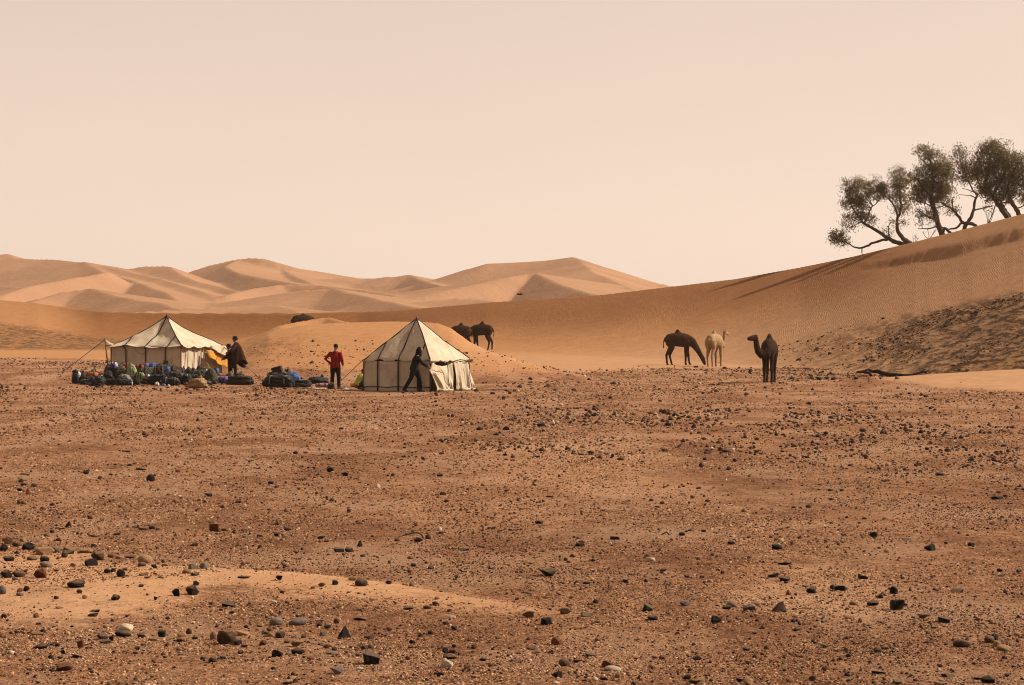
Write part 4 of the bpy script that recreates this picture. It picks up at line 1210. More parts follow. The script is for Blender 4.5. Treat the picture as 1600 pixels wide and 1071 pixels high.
# fourth: dense crown of the right cluster
tree('tamarisk_tree', 'densest tree with the broad high crown near the right end of the crest', (1572, 339), 156,
     [[(1574, 341, .20), (1566, 328, .19), (1558, 318, .18), (1548, 302, .15), (1541, 285, .12, .1), (1545, 262, .09, .1), (1550, 240, .05, .1), (1554, 222, .025)],
      [(1579, 339, .11), (1572, 328, .10, .2), (1564, 316, .08, .2), (1556, 300, .06, .3), (1560, 280, .04, .3)],
      [(1556, 312, .10), (1540, 302, .07, -.3), (1530, 292, .05, -.3), (1524, 275, .03, -.3)],
      [(1552, 305, .10), (1562, 285, .08, -.3), (1570, 262, .05, -.3), (1576, 245, .03, -.3)],
      [(1555, 322, .045), (1550, 338, .035, .2), (1547, 348, .03, .2)]],
     [(1548, 245, 22, 26, 1.2), (1560, 228, 18, 12, .8), (1540, 280, 24, 26, 1.2), (1570, 262, 24, 28, 1.2), (1532, 232, 8, 14, .5), (1555, 298, 26, 16, 1.2), (1575, 300, 16, 16, .9), (1530, 262, 14, 16, .8), (1545, 318, 14, 8, .4)], 14)
# fifth: at the picture's right edge
tree('tamarisk_tree', 'tree at the right end of the row, two stems leaning left from the sand', (1589, 334), 155,
     [[(1591, 334, .17), (1585, 322, .16), (1578, 311, .15), (1576, 292, .10, .2), (1584, 270, .07, .2), (1592, 250, .04, .2)],
      [(1582, 318, .10), (1572, 316, .08, -.2), (1562, 320, .06, -.2)],
      [(1577, 295, .08), (1590, 285, .06, .3), (1604, 272, .04, .3), (1612, 260, .02, .3)],
      [(1588, 326, .05), (1600, 322, .04), (1612, 316, .03)]],
     [(1585, 262, 20, 24, 1.2), (1604, 275, 18, 24, 1.0), (1596, 302, 16, 16, .7), (1612, 255, 16, 20, 1.0), (1608, 312, 12, 10, .6), (1582, 290, 14, 14, .8)], 15)
# thin dry shrubs between the trunks
def dry_shrub(px, py, d, stems, label, seed, grp='dry shrubs among the trees'):
    d = d + 10.0
    b0 = P(px, py, d); gz_ = zat(b0.x, b0.y) - 0.03; lift = b0.z - gz_; b0.z = gz_
    rg = np.random.default_rng(seed)
    bm = bmesh.new()
    for (dx, dz) in stems:
        s = 22.0
        e = Vector((dx / s, rg.normal(0, .2), dz / s + lift))
        m1 = e * .5 + Vector(rg.normal(0, .06, 3)); m1.z = abs(m1.z)
        loft(bm, [Vector((rg.normal(0, .06), 0, 0)), m1, e], [.028, .020, .008], n=5)
        for _ in range(4):
            t = rg.uniform(.35, .95); a = m1.lerp(e, t)
            loft(bm, [a, a + Vector((rg.normal(0, .16), rg.normal(0, .16), rg.uniform(.12, .32)))], [.010, .004], n=4, caps=False)
    o = obj_from_bm('dry_shrub', bm, M_BARK)
    o.location = b0
    tag(o, label, 'shrub', grp)
dry_shrub(1544, 350, 157, [(-8, 26), (-2, 30), (6, 26), (10, 22), (3, 18)], 'bare thin stemmed shrub standing under the dense crown', 21)
dry_shrub(1452, 376, 160, [(-12, 14), (-4, 18), (6, 12), (10, 16)], 'small bare shrub left of the thick leaning trunk', 22)
dry_shrub(1429, 381, 162, [(2, 14), (-3, 10), (8, 9)], 'stubby dead shoots at the foot of the leftmost tree', 23)
# ------------------------------------------------------------------ luggage heaps
_lm = {}
def cloth(name, c, gloss=0.75, spec=0.2):
    if name not in _lm:
        _lm[name] = simple_mat(name + ' bag cloth', c, gloss, 0.3, 2.2, 1.0, 0.12, spec)
    return _lm[name]
LC = dict(black=(0.006, 0.005, 0.005), navy=(0.008, 0.009, 0.020), charcoal=(0.013, 0.011, 0.010), grey=(0.13, 0.115, 0.10), maroon=(0.035, 0.008, 0.009), red=(0.26, 0.030, 0.022),
          orange=(0.40, 0.075, 0.022), green=(0.03, 0.10, 0.03), pale_green=(0.21, 0.24, 0.12), olive=(0.040, 0.032, 0.012), brown=(0.050, 0.022, 0.009), dark_brown=(0.018, 0.009, 0.005),
          blue=(0.05, 0.11, 0.30), bright_blue=(0.06, 0.13, 0.42), violet=(0.07, 0.05, 0.26), white=(0.48, 0.44, 0.40), tan=(0.27, 0.16, 0.07), pink=(0.34, 0.15, 0.15), yellow=(0.55, 0.33, 0.02), pale=(0.36, 0.28, 0.20))

def soft_body(w, d, h, power, seed, lump=0.12, n=3, sag=0.0):
    """Rounded, slumped cloth volume standing on z = 0."""
    bm = bmesh.new()
    bmesh.ops.create_cube(bm, size=2.0)
    bmesh.ops.subdivide_edges(bm, edges=bm.edges, cuts=10, use_grid_fill=True)
    for v in bm.verts:
        p = v.co
        L = (abs(p.x) ** power + abs(p.y) ** power + abs(p.z) ** power) ** (1 / power)
        q = p / L
        nz = fbm(np.array([q.x * 1.6 + seed * 3.1 + q.z]), np.array([q.y * 1.6 + q.z * 1.3 + seed]), 3, seed)[0] - 0.5
        wr = fbm(np.array([q.x * 5 + seed]), np.array([q.y * 5 + q.z * 6]), 2, seed + 9)[0] - 0.5
        fold = abs(fbm(np.array([q.x * 3.1 + seed * 2.3]), np.array([q.y * 2.2 + q.z * 3.4 + seed]), 2, seed + 4)[0] - 0.5)
        q = q * (1 + lump * 2 * nz + 0.14 * wr - 1.1 * max(0, 0.15 - fold))
        z = (q.z + 1) * 0.5
        z = max(0.0, z) ** (1 + sag)
        bul = 1 + 0.12 * (1 - z)
        v.co = Vector((q.x * w / 2 * bul, q.y * d / 2 * bul, max(0.0, z * h)))
    return bm

def strap_ring(w, d, h, x, r=0.014, wide=0.03):
    """Webbing that runs over the bag across its depth at x."""
    bm = bmesh.new()
    pts = [Vector((x, math.cos(a) * d * 0.52, max(0.01, h * 0.50 + math.sin(a) * h * 0.53))) for a in (math.pi * (k / 10 * 1.2 - 0.1) for k in range(11))]
    loft(bm, pts, [(wide, r)] * 11, n=6, side=(1, 0, 0))
    return bm

def bag(kind, color, label, px, py, wpx, hpx, depth_off, seed, strap='charcoal', tilt=0.0, rz=None, group='luggage heap by the low tent'):
    ref = on_ground(px, 601.0 if py < 601 else py)     # the heap's front edge below this bag
    d = ref.y + 0.35 + depth_off
    k = FP / d
    pos = P(px, py, d)
    gz = zat(pos.x, pos.y)
    pos.z = max(gz, pos.z)
    low = min(pos.z - gz, 0.22)                       # sinks into the bags it lies on
    pos.z -= low
    w = wpx / k; h = hpx / k + low
    h = max(h, .08)
    dp = {'duffel': min(max(w * .6, .3), .5), 'sack': min(max(w * .75, .25), .6), 'roll': min(max(w * .4, .2), .5), 'box': w * .7, 'flat': max(.5, w * .45), 'pack': w * .7, 'tall': min(w * .7, .55)}[kind]
    o = empty({'duffel': 'duffel_bag', 'sack': 'cloth_sack', 'roll': 'bedding_roll', 'box': 'crate', 'flat': 'folded_mat', 'pack': 'backpack', 'tall': 'kit_bag'}[kind], pos, rng.uniform(-.35, .35) if rz is None else rz)
    tag(o, label, {'duffel': 'bag', 'sack': 'sack', 'roll': 'bedroll', 'box': 'crate', 'flat': 'mat', 'pack': 'backpack', 'tall': 'bag'}[kind], group)
    o.rotation_euler.y = tilt
    m = cloth(color, LC[color], 0.34 if color in ('black', 'navy', 'charcoal', 'maroon', 'dark_brown') else 0.6, 0.22 if color in ('black', 'navy', 'charcoal', 'maroon', 'dark_brown') else 0.25)
    ms = cloth(strap, LC[strap])
    if kind == 'duffel':
        obj_from_bm('body', soft_body(w, dp, h, 4.5, seed, .14), m, o)
        for x in (-.26, .26): obj_from_bm('strap', strap_ring(w, dp, h, x * w), ms, o)
        bm = bmesh.new(); loft(bm, [(-.2 * w, -.05, h * .95), (-.12 * w, -.08, h * 1.10), (.12 * w, -.08, h * 1.10), (.2 * w, -.05, h * .95)], [.014] * 4, n=6)
        obj_from_bm('handle', bm, ms, o)
    elif kind == 'sack':
        obj_from_bm('body', soft_body(w, dp, h * .9, 2.9, seed, .30, sag=.3), m, o)
        bm = bmesh.new(); loft(bm, [(.08 * w, 0, h * .78), (.11 * w, 0, h * .90), (.15 * w, .02, h * 1.0)], [(.10 * w, .10 * w), (.05 * w, .05 * w), (.11 * w, .09 * w)], n=10)
        obj_from_bm('neck', bm, m, o)
        bm = bmesh.new(); loft(bm, [(.11 * w, -.055 * w, h * .895), (.11 * w + .055 * w, 0, h * .90), (.11 * w, .055 * w, h * .905), (.11 * w - .055 * w, 0, h * .90), (.11 * w, -.055 * w, h * .895)], [.012] * 5, n=5)
        obj_from_bm('tie', bm, ms, o)
    elif kind == 'roll':
        bm = bmesh.new()
        loft(bm, [(-w / 2, 0, h / 2), (-w * .3, 0, h * .52), (0, .02, h * .5), (w * .3, 0, h * .5), (w / 2, .01, h * .48)], [(dp / 2 * .8, h / 2 * .86), (dp / 2, h / 2), (dp / 2, h / 2 * .97), (dp / 2, h / 2), (dp / 2 * .8, h / 2 * .84)], n=14, side=(0, 1, 0))
        for v in bm.verts:
            v.co += Vector((0, 0, 1)) * 0.05 * (vnoise(v.co.x * 7 + seed, v.co.y * 9, seed) - .5); v.co.z = max(0.0, v.co.z)
        obj_from_bm('body', bm, m, o)
        for x in (-.28, .22): obj_from_bm('strap', strap_ring(w, dp, h, x * w, .012, .022), ms, o)
    elif kind == 'box':
        bm = bmesh.new(); box(bm, Vector((0, 0, h * .42)), (w, dp, h * .84)); bmesh.ops.bevel(bm, geom=bm.edges, offset=.02, segments=2, affect='EDGES')
        obj_from_bm('body', bm, m, o, smooth=False)
        bm = bmesh.new(); box(bm, Vector((0, 0, h * .92)), (w * 1.04, dp * 1.04, h * .15)); bmesh.ops.bevel(bm, geom=bm.edges, offset=.015, segments=2, affect='EDGES')
        obj_from_bm('lid', bm, m, o, smooth=False)
        bm = bmesh.new(); loft(bm, [(-w * .15, -dp * .53, h * .5), (-w * .1, -dp * .58, h * .55), (w * .1, -dp * .58, h * .55), (w * .15, -dp * .53, h * .5)], [.012] * 4, n=6)
        obj_from_bm('handle', bm, ms, o)
    elif kind == 'flat':
        obj_from_bm('body', soft_body(w, dp, h * .62, 5.0, seed, .07), m, o)
        b2 = soft_body(w * .9, dp * .85, h * .5, 4.0, seed + 3, .12)
        bmesh.ops.translate(b2, verts=b2.verts, vec=(.02, .03, h * .50))
        obj_from_bm('top_fold', b2, m, o)
    elif kind == 'pack':
        obj_from_bm('body', soft_body(w, dp, h * .88, 3.0, seed, .12), m, o)
        b2 = soft_body(w * .8, dp * .7, h * .25, 2.6, seed + 5, .1); bmesh.ops.translate(b2, verts=b2.verts, vec=(0, 0, h * .80)); obj_from_bm('top_pocket', b2, ms, o)
        for s in (-1, 1):
            bm = bmesh.new(); loft(bm, [(s * w * .2, -dp * .48, h * .8), (s * w * .24, -dp * .62, h * .5), (s * w * .2, -dp * .5, h * .15)], [(.03, .012)] * 3, n=6, side=(1, 0, 0))
            obj_from_bm('shoulder_strap', bm, ms, o)
    else:   # tall soft kit bag leaning over
        bm = soft_body(w, dp, h, 3.2, seed, .24)
        for v in bm.verts:
            t = v.co.z / h; v.co.x += -.22 * w * t; v.co.x *= 1 - .45 * t
        obj_from_bm('body', bm, m, o)
        bm = bmesh.new(); loft(bm, [(-.2 * w, -dp * .2, h * .98), (-.28 * w, 0, h * 1.06), (-.2 * w, dp * .2, h * .98)], [.018] * 3, n=6)
        obj_from_bm('drawcord', bm, ms, o)
    return o

def c1(x, y): return 100 + x / 12.308, 555 + y / 12.308
def c2_(x, y): return 210 + x / 12.308, 555 + y / 12.308
def c3(x, y): return 320 + x / 10.5, 510 + y / 10.5
def c4(x, y): return 405 + x / 10.667, 560 + y / 10.667
def lug(cr, kind, color, label, x, y, w, h, off, seed, s=12.308, **kw):
    px, py = cr(x, y)
    return bag(kind, color, label, px, py, w / s, h / s, off, seed, **kw)

G1 = 'luggage heap by the low tent'
lug(c1, 'pack', 'navy', 'dark navy backpack standing at the far left end of the luggage heap', 215, 470, 120, 175, 0.0, 1)
lug(c1, 'sack', 'maroon', 'maroon sack next to the navy backpack at the heap\'s left end', 345, 475, 150, 190, 0.3, 2)
lug(c1, 'duffel', 'orange', 'red and orange duffel bag lying on dark bags near the heap\'s left end', 535, 440, 260, 110, 0.5, 3, strap='maroon')
lug(c1, 'duffel', 'maroon', 'dark maroon duffel bag in front of the orange duffel', 470, 500, 230, 90, -0.2, 4)
lug(c1, 'duffel', 'black', 'long flat black duffel bag lowest at the heap\'s left front edge', 480, 572, 330, 110, -0.5, 5)
lug(c1, 'sack', 'green', 'small green sack with a leafy sheen above the orange duffel', 555, 330, 90, 80, 1.0, 6)
lug(c1, 'tall', 'black', 'big upright black kit bag with a bright edge left of the heap\'s middle', 875, 530, 260, 230, 0.3, 7)
lug(c1, 'duffel', 'charcoal', 'rounded charcoal duffel bag in front of the big upright black bag', 940, 582, 280, 125, -0.4, 8)
lug(c1, 'tall', 'grey', 'grey topped kit bag slumping to the right in front of the green bag', 1190, 580, 330, 210, -0.1, 9, strap='black')
lug(c1, 'duffel', 'black', 'black duffel bag under the slumping grey kit bag', 1150, 585, 300, 120, -0.5, 10)
lug(c1, 'sack', 'charcoal', 'round charcoal bundle with a pale crown at the right of the grey kit bag', 1390, 578, 130, 135, -0.2, 11, strap='pale')
lug(c1, 'tall', 'pale_green', 'tall pale green bag leaning left on top of the heap', 1330, 470, 280, 290, 0.6, 12, strap='green')
lug(c1, 'sack', 'maroon', 'patterned maroon bundle with a white cloth on it, topmost at the left', 890, 320, 230, 175, 1.2, 13)
lug(c1, 'roll', 'white', 'small white cloth lying on the patterned maroon bundle', 950, 175, 110, 50, 1.2, 14)
lug(c1, 'sack', 'navy', 'dark blue sack behind the maroon bundle under the tent wall', 1100, 300, 130, 160, 1.5, 15)
lug(c1, 'roll', 'red', 'crimson bundle lying on top beside the tall pale green bag', 1240, 250, 130, 90, 1.6, 16)
lug(c1, 'duffel', 'olive', 'olive duffel bag below the dark blue sack', 1095, 370, 200, 140, 0.9, 17, strap='tan')
lug(c2_, 'roll', 'orange', 'small orange cloth roll right of the pale green bag', 75, 255, 110, 70, 1.2, 18)
lug(c2_, 'duffel', 'blue', 'blue and red duffel bag on top of the heap by the tent wall', 215, 260, 150, 95, 1.4, 19, strap='orange')
lug(c2_, 'sack', 'blue', 'blue sack with a white top, highest at the middle of the heap', 345, 260, 150, 130, 1.4, 20, strap='white')
lug(c2_, 'roll', 'olive', 'long olive bedding roll across the middle of the heap', 310, 420, 380, 190, 0.7, 21, strap='brown')
lug(c2_, 'roll', 'dark_brown', 'long dark brown bedding roll right of the olive roll', 650, 450, 420, 250, 0.8, 22, strap='olive')
lug(c2_, 'box', 'olive', 'small dark upright crate on top of the brown roll against the tent wall', 590, 215, 95, 115, 1.6, 23, tilt=.12)
lug(c2_, 'duffel', 'maroon', 'low maroon duffel bag at the front below the olive roll', 300, 570, 280, 140, -0.2, 24)
lug(c2_, 'sack', 'white', 'small white plastic bag on the ground at the front of the heap', 432, 595, 75, 80, -0.7, 25)
lug(c2_, 'roll', 'pale', 'pale cloth bundle on the maroon duffel bag', 500, 500, 150, 60, 0.0, 26)
lug(c2_, 'roll', 'pale', 'small pale cloth left of the larger pale bundle', 385, 500, 80, 45, 0.0, 26)
lug(c2_, 'duffel', 'black', 'flat black duffel bag with bright zips at the front middle', 700, 590, 330, 150, -0.5, 27, strap='grey')
lug(c2_, 'duffel', 'navy', 'navy duffel bag right of the flat black one', 840, 570, 260, 130, -0.2, 28, strap='violet')
lug(c2_, 'sack', 'violet', 'bright violet blue sack right of the heap\'s middle', 925, 480, 140, 140, 0.2, 29, strap='white')
lug(c2_, 'sack', 'black', 'black sack behind the violet blue sack', 930, 330, 130, 110, 1.2, 30)
lug(c2_, 'tall', 'olive', 'long olive kit bag rising to the right behind the tan sack', 1130, 440, 330, 200, 0.6, 31, strap='brown')
lug(c2_, 'sack', 'dark_brown', 'dark brown sack on top at the right of the heap', 1270, 330, 160, 160, 1.2, 32)
lug(c2_, 'sack', 'tan', 'large tan sack lying at the front right of the heap', 1230, 630, 340, 210, -0.6, 33, strap='brown')
lug(c2_, 'tall', 'olive', 'bulky olive kit bag at the right end of the heap by the yellow cloth', 1500, 570, 280, 310, 0.3, 34, strap='tan')
lug(c2_, 'roll', 'red', 'small red cloth between the navy duffel and the tan sack', 1015, 590, 110, 65, -0.4, 35)
lug(c2_, 'sack', 'black', 'small black sack under the tall olive bag at the right end', 1420, 590, 150, 110, -0.2, 36)
lug(c3, 'flat', 'dark_brown', 'flat dark padded mat at the feet of the cloaked person', 570, 968, 430, 150, 0.0, 37, s=10.5)
lug(c3, 'sack', 'black', 'round black bundle lying on the flat dark mat', 575, 860, 170, 110, 0.3, 38, s=10.5, strap='grey')
lug(c3, 'sack', 'grey', 'small grey sack at the left of the black bundle on the mat', 430, 860, 90, 130, 0.3, 39, s=10.5)
lug(c3, 'roll', 'violet', 'small violet cloth on the ground left of the flat mat', 300, 900, 130, 70, 0.0, 40, s=10.5)
# the bags underneath
for x, y, w, h, off, cl, kd, lb in ((360, 470, 260, 150, .7, 'dark_brown', 'duffel', 'dark brown duffel bag behind the maroon sack at the left end'),
        (640, 520, 300, 170, .6, 'black', 'sack', 'black sack bulging up between the orange duffel and the upright black bag'),
        (960, 400, 330, 200, 1.0, 'charcoal', 'duffel', 'charcoal duffel bag squeezed under the patterned maroon bundle'),
        (1150, 460, 330, 190, .7, 'olive', 'duffel', 'dull olive bag half buried beside the tall pale green bag')):
    lug(c1, kd, cl, lb, x, y + 90, w, h + 60, off, 70 + x % 13, strap='brown')
for x, y, w, h, off, cl, kd, lb in ((180, 520, 330, 200, .6, 'dark_brown', 'sack', 'dark brown sack half buried under the long olive roll'),
        (480, 560, 380, 200, .4, 'black', 'sack', 'black sack half buried under the dark brown roll'),
        (760, 560, 360, 220, .6, 'dark_brown', 'duffel', 'dark duffel bag half buried behind the flat black one'),
        (1080, 560, 300, 200, .5, 'black', 'sack', 'black sack half buried below the long olive kit bag'),
        (1330, 540, 300, 220, .7, 'olive', 'duffel', 'olive bag half buried below the dark brown sack at right'),
        (560, 320, 420, 130, 1.5, 'olive', 'duffel', 'olive bag lying against the tent wall under the small crate')):
    lug(c2_, kd, cl, lb, x, y + 30, w, h + 40, off, 80 + x % 17, strap='brown')
# small bright things lying about on the heap
for cr, x, y, w, h, off, cl, lb in (
    (c1, 690, 420, 70, 40, -.1, 'white', 'small white cloth on the black bags right of the orange duffel'),
    (c1, 500, 500, 50, 36, -.5, 'pale', 'tiny pale cloth on the flat black duffel at the left front'),
    (c1, 260, 350, 60, 40, .1, 'white', 'small white cap on the navy backpack'),
    (c1, 1050, 545, 60, 40, -.6, 'white', 'tiny white cloth on the rounded charcoal duffel'),
    (c1, 1470, 410, 110, 70, .2, 'pale_green', 'small pale green cloth at the foot of the tall pale green bag'),
    (c1, 960, 215, 60, 45, .9, 'violet', 'small violet cloth beside the white cloth on the maroon bundle'),
    (c2_, 130, 220, 60, 45, 1.0, 'red', 'small red cloth left of the blue and red duffel'),
    (c2_, 250, 415, 60, 45, .1, 'white', 'small white cloth below the long olive roll'),
    (c2_, 560, 420, 110, 36, .1, 'pale', 'thin pale cloth on the dark brown roll'),
    (c2_, 800, 350, 80, 60, .5, 'red', 'small reddish cloth at the right end of the brown roll'),
    (c2_, 745, 540, 50, 40, -.6, 'white', 'tiny white thing on the flat black duffel'),
    (c2_, 1000, 430, 60, 40, .1, 'white', 'small white cloth on the violet blue sack'),
    (c2_, 1350, 320, 80, 60, .5, 'white', 'small white cloth under the rope coil'),
    (c2_, 1565, 300, 70, 60, .5, 'blue', 'small blue cloth on the bulky olive bag at the right end'),
    (c2_, 560, 600, 50, 40, -.7, 'blue', 'small blue thing on the ground before the flat black duffel')):
    lug(cr, 'roll', cl, lb, x, y, w, h, off, 100 + x % 37)
# two jerrycans among the bags
def jerrycan(cr, x, y, hpx, off, color, label):
    px, py = cr(x, y)
    d = on_ground(px, 602).y + .3 + off
    p = P(px, py, d); p.z = max(p.z, zat(p.x, p.y)); h = hpx / 12.308 * d / FP
    o = empty('jerrycan', p, rng.uniform(-.4, .4)); tag(o, label, 'can', G1)
    m = cloth(color, LC[color], .4, .4)
    bm = bmesh.new(); box(bm, Vector((0, 0, h * .45)), (h * .62, h * .36, h * .9)); bmesh.ops.bevel(bm, geom=bm.edges, offset=h * .07, segments=3, affect='EDGES'); obj_from_bm('body', bm, m, o)
    bm = bmesh.new(); loft(bm, [(-h * .22, 0, h * .88), (-h * .2, 0, h * 1.02), (h * .1, 0, h * 1.02), (h * .12, 0, h * .88)], [h * .04] * 4, n=7); obj_from_bm('handle', bm, m, o)
    bm = bmesh.new(); loft(bm, [(h * .22, 0, h * .86), (h * .24, 0, h * 1.0)], [h * .07, h * .07], n=10); obj_from_bm('cap', bm, cloth('black', LC['black']), o)
jerrycan(c2_, 640, 330, 130, 1.0, 'blue', 'small blue jerrycan standing against the long brown roll')
jerrycan(c1, 1290, 590, 105, -.75, 'white', 'pale jerrycan standing at the front beside the charcoal bundle')
# rope coil, stool and poles
def coil(label, px, py, d, r):
    bm = bmesh.new()
    for k in range(3):
        pts = [(math.cos(a) * r * (1 - .1 * k), 0.03 * k, r + math.sin(a) * r * (1 - .08 * k)) for a in (2 * math.pi * j / 18 for j in range(19))]
        loft(bm, pts, [.018] * 19, n=6)
    o = obj_from_bm('rope_coil', bm, cloth('pale', LC['pale'])); o.location = P(px, py, d); o.location.z = max(o.location.z, zat(o.location.x, o.location.y)); tag(o, label, 'rope'); return o
coil('pale coil of rope standing on top of the heap near the yellow cloth', *c2_(1372, 275), 96.5, .13)
px_, py_ = c1(597, 330)
b_ = on_ground(px_, 590); b_ = Vector((b_.x, b_.y + 2.0, 0)); b_.x = (px_ - 800) / FP * b_.y; b_.z = zat(b_.x, b_.y)
top = EYE - (570.5 - HZ) / FP * b_.y - b_.z
st = empty('camp_stool', b_); tag(st, 'small camp stool with a flat pale top rising behind the orange duffel', 'stool')
for a, b2_ in (((-.09, .09), (.09, -.09)), ((.09, .09), (-.09, -.09)), ((0, .1), (0, -.1))):
    rod('leg', (a[0], a[1], 0), (b2_[0] * .3, b2_[1] * .3, top - .05), .013, M_POLE, st)
bm = bmesh.new(); box(bm, Vector((0, 0, top - .025)), (.20, .17, .045)); bmesh.ops.bevel(bm, geom=bm.edges, offset=.012, segments=2, affect='EDGES')
obj_from_bm('seat', bm, cloth('tan', LC['tan']), st)
for i, (xa, ya, xb, yb, lb) in enumerate(((1290, 520, 1560, 630, 'pale tan pole lying aslant in front of the tan sack, the longer of two'), (1330, 470, 1420, 545, 'short pale pole resting on the tan sack'))):
    a = on_ground(*c2_(xa, ya + 70)); b2_ = on_ground(*c2_(xb, yb))
    a.y = b2_.y + .3; a.x = (c2_(xa, 0)[0] - 800) / FP * a.y; a.z = EYE - (c2_(0, ya)[1] - HZ) / FP * a.y
    bm = bmesh.new(); loft(bm, [Vector((0, 0, 0)), b2_ - a + Vector((0, -.5, .03))], [.028, .024], n=8)
    o = obj_from_bm('pale_pole', bm, cloth('tan', LC['tan'])); o.location = a; tag(o, lb, 'pole')

G2 = 'second luggage pile by the person in red'
def lug2(*a, **k): return lug(c4, *a, s=10.667, group=G2, **k)
lug2('duffel', 'black', 'big black duffel bag at the bottom of the smaller pile', 330, 492, 500, 200, 0.0, 51, strap='grey')
lug2('duffel', 'black', 'black bag with grey folds lying on the big black duffel', 330, 380, 380, 150, 0.6, 52, strap='grey')
lug2('box', 'dark_brown', 'dark square crate tilted on top of the smaller pile', 345, 275, 165, 140, 0.6, 53, tilt=-.28)
lug2('sack', 'dark_brown', 'small brown sack beside the tilted crate', 470, 260, 80, 110, 0.8, 54)
lug2('tall', 'bright_blue', 'bright blue bag at the right of the tilted crate', 590, 330, 210, 110, 0.6, 55, strap='white')
lug2('sack', 'blue', 'pale blue white sack below the bright blue bag', 630, 370, 110, 90, 0.2, 56, strap='white')
lug2('flat', 'dark_brown', 'low dark brown bundle between the smaller pile and the black heap', 700, 490, 300, 130, 0.0, 57)
lug2('sack', 'black', 'rounded black heap of cloth left of the person in red', 1000, 430, 340, 130, 0.8, 58)
lug2('sack', 'maroon', 'small maroon bundle in front of the rounded black heap', 830, 450, 90, 70, 0.2, 59)
lug2('roll', 'pink', 'small pink bedding roll at the feet of the person in red', 1060, 495, 200, 75, -0.1, 60, strap='maroon')
lug2('sack', 'black', 'black bag at the left foot of the person in red', 1195, 515, 110, 110, -0.2, 61)
for k, (x0, x1, y, mt, lb) in enumerate(((640, 1130, 508, 'pale', 'pale ground sheet spread under the pink bedding roll'), (1370, 1530, 530, 'white', 'white cloth lying on the gravel right of the person in red'))):
    a = on_ground(*c4(x0, y + 10)); b2_ = on_ground(*c4(x1, y + 10))
    w = b2_.x - a.x
    S, T = np.meshgrid(np.linspace(0, 1, 12), np.linspace(0, 1, 6))
    V = np.stack([S.ravel() * w, T.ravel() * .9 + .15 * np.sin(S.ravel() * 6), .02 + .05 * fbm(S.ravel() * 6, T.ravel() * 4, 3, 60 + k)], -1)
    V[:, 2] += height(a.x + V[:, 0], a.y + V[:, 1]) - a.z
    idx = np.arange(72).reshape(6, 12)
    f = np.stack([idx[:-1, :-1], idx[:-1, 1:], idx[1:, 1:], idx[1:, :-1]], -1).reshape(-1, 4)
    o = link(bpy.data.objects.new('ground_cloth', mesh_np('ground_cloth', V, f, mat=cloth(mt, LC[mt])))); o.location = a
    md = o.modifiers.new('cloth', 'SOLIDIFY'); md.thickness = .015
    tag(o, lb, 'cloth')
g = on_ground(553, 605)
bag('sack', 'yellow', 'yellow and white bag on the ground before the crouching person', 556, 605.5, 15, 7.5, 0.0, 62, strap='white', group=None)
bag('sack', 'yellow', 'yellow orange sack inside the opening of the steep tent', 714, 608, 9, 11, 0.9, 63, strap='brown', group=None)
# ------------------------------------------------------------------ stones
def stone_mesh(kind, seed):
    rg = np.random.default_rng(seed)
    bm = bmesh.new()
    if kind == 'R':
        bmesh.ops.create_icosphere(bm, subdivisions=3, radius=1.0)
        ax = rg.uniform(.8, 1.2, 3)
        for v in bm.verts:
            q = v.co
            nz = fbm(np.array([q.x * 1.1 + seed * 5 + q.z * .7]), np.array([q.y * 1.1 + q.z + seed]), 3, seed)[0] - .5
            v.co = Vector((q.x * ax[0], q.y * ax[1], q.z * ax[2])) * (1 + .45 * nz)
    else:
        n = {'A': 17, 'S': 20, 'P': 7, 'B': 14}[kind]
        pts = []
        while len(pts) < n:
            v = rg.normal(0, 1, 3); v /= np.linalg.norm(v)
            if kind == 'B': v = np.sign(v) * np.abs(v) ** .35 * rg.uniform(.85, 1.0, 3)
            if kind == 'S': v = v * np.array([1, 1, 1]); v[2] = np.sign(v[2]) * abs(v[2]) ** .5
            pts.append(v * rg.uniform(.86, 1.0))
        if kind == 'P':
            pts = [np.array([rg.uniform(-.2, .2), rg.uniform(-.2, .2), 1.0])] + [np.array([math.cos(a), math.sin(a), -.7 + rg.uniform(-.1, .2)]) for a in np.arange(6) * 1.047 + rg.uniform(0, .6, 6)] + [np.array([.2, .15, .75])]
        for p in pts: bm.verts.new(p)
        r = bmesh.ops.convex_hull(bm, input=bm.verts)
        bmesh.ops.delete(bm, geom=[g for g in r['geom_interior'] if isinstance(g, bmesh.types.BMVert)], context='VERTS')
        bmesh.ops.bevel(bm, geom=bm.edges, offset=.05, segments=1, affect='EDGES', profile=.6)
        bmesh.ops.triangulate(bm, faces=bm.faces)
        bmesh.ops.subdivide_edges(bm, edges=[e for e in bm.edges if e.calc_length() > .35], cuts=1)
        for v in bm.verts:
            q = v.co
            v.co = q * (1 + .12 * (fbm(np.array([q.x * 2.2 + seed]), np.array([q.y * 2.2 + q.z * 2]), 2, seed)[0] - .5))
    bmesh.ops.recalc_face_normals(bm, faces=bm.faces)
    # unit size: width 2, depth 2, height 2
    co = np.array([v.co for v in bm.verts]); lo, hi = co.min(0), co.max(0)
    for v in bm.verts:
        v.co = Vector([(v.co[i] - (lo[i] + hi[i]) / 2) / ((hi[i] - lo[i]) / 2) for i in range(3)])
    me = bpy.data.meshes.new('stone')
    bm.to_mesh(me); bm.free()
    me.polygons.foreach_set('use_smooth', [kind == 'R'] * len(me.polygons))
    me.materials.append(None)
    return me
PROTO = {k: [stone_mesh(k, 100 + 17 * i + ord(k)) for i in range({'R': 7, 'A': 9, 'S': 5, 'P': 4, 'B': 5}[k])] for k in 'RASPB'}

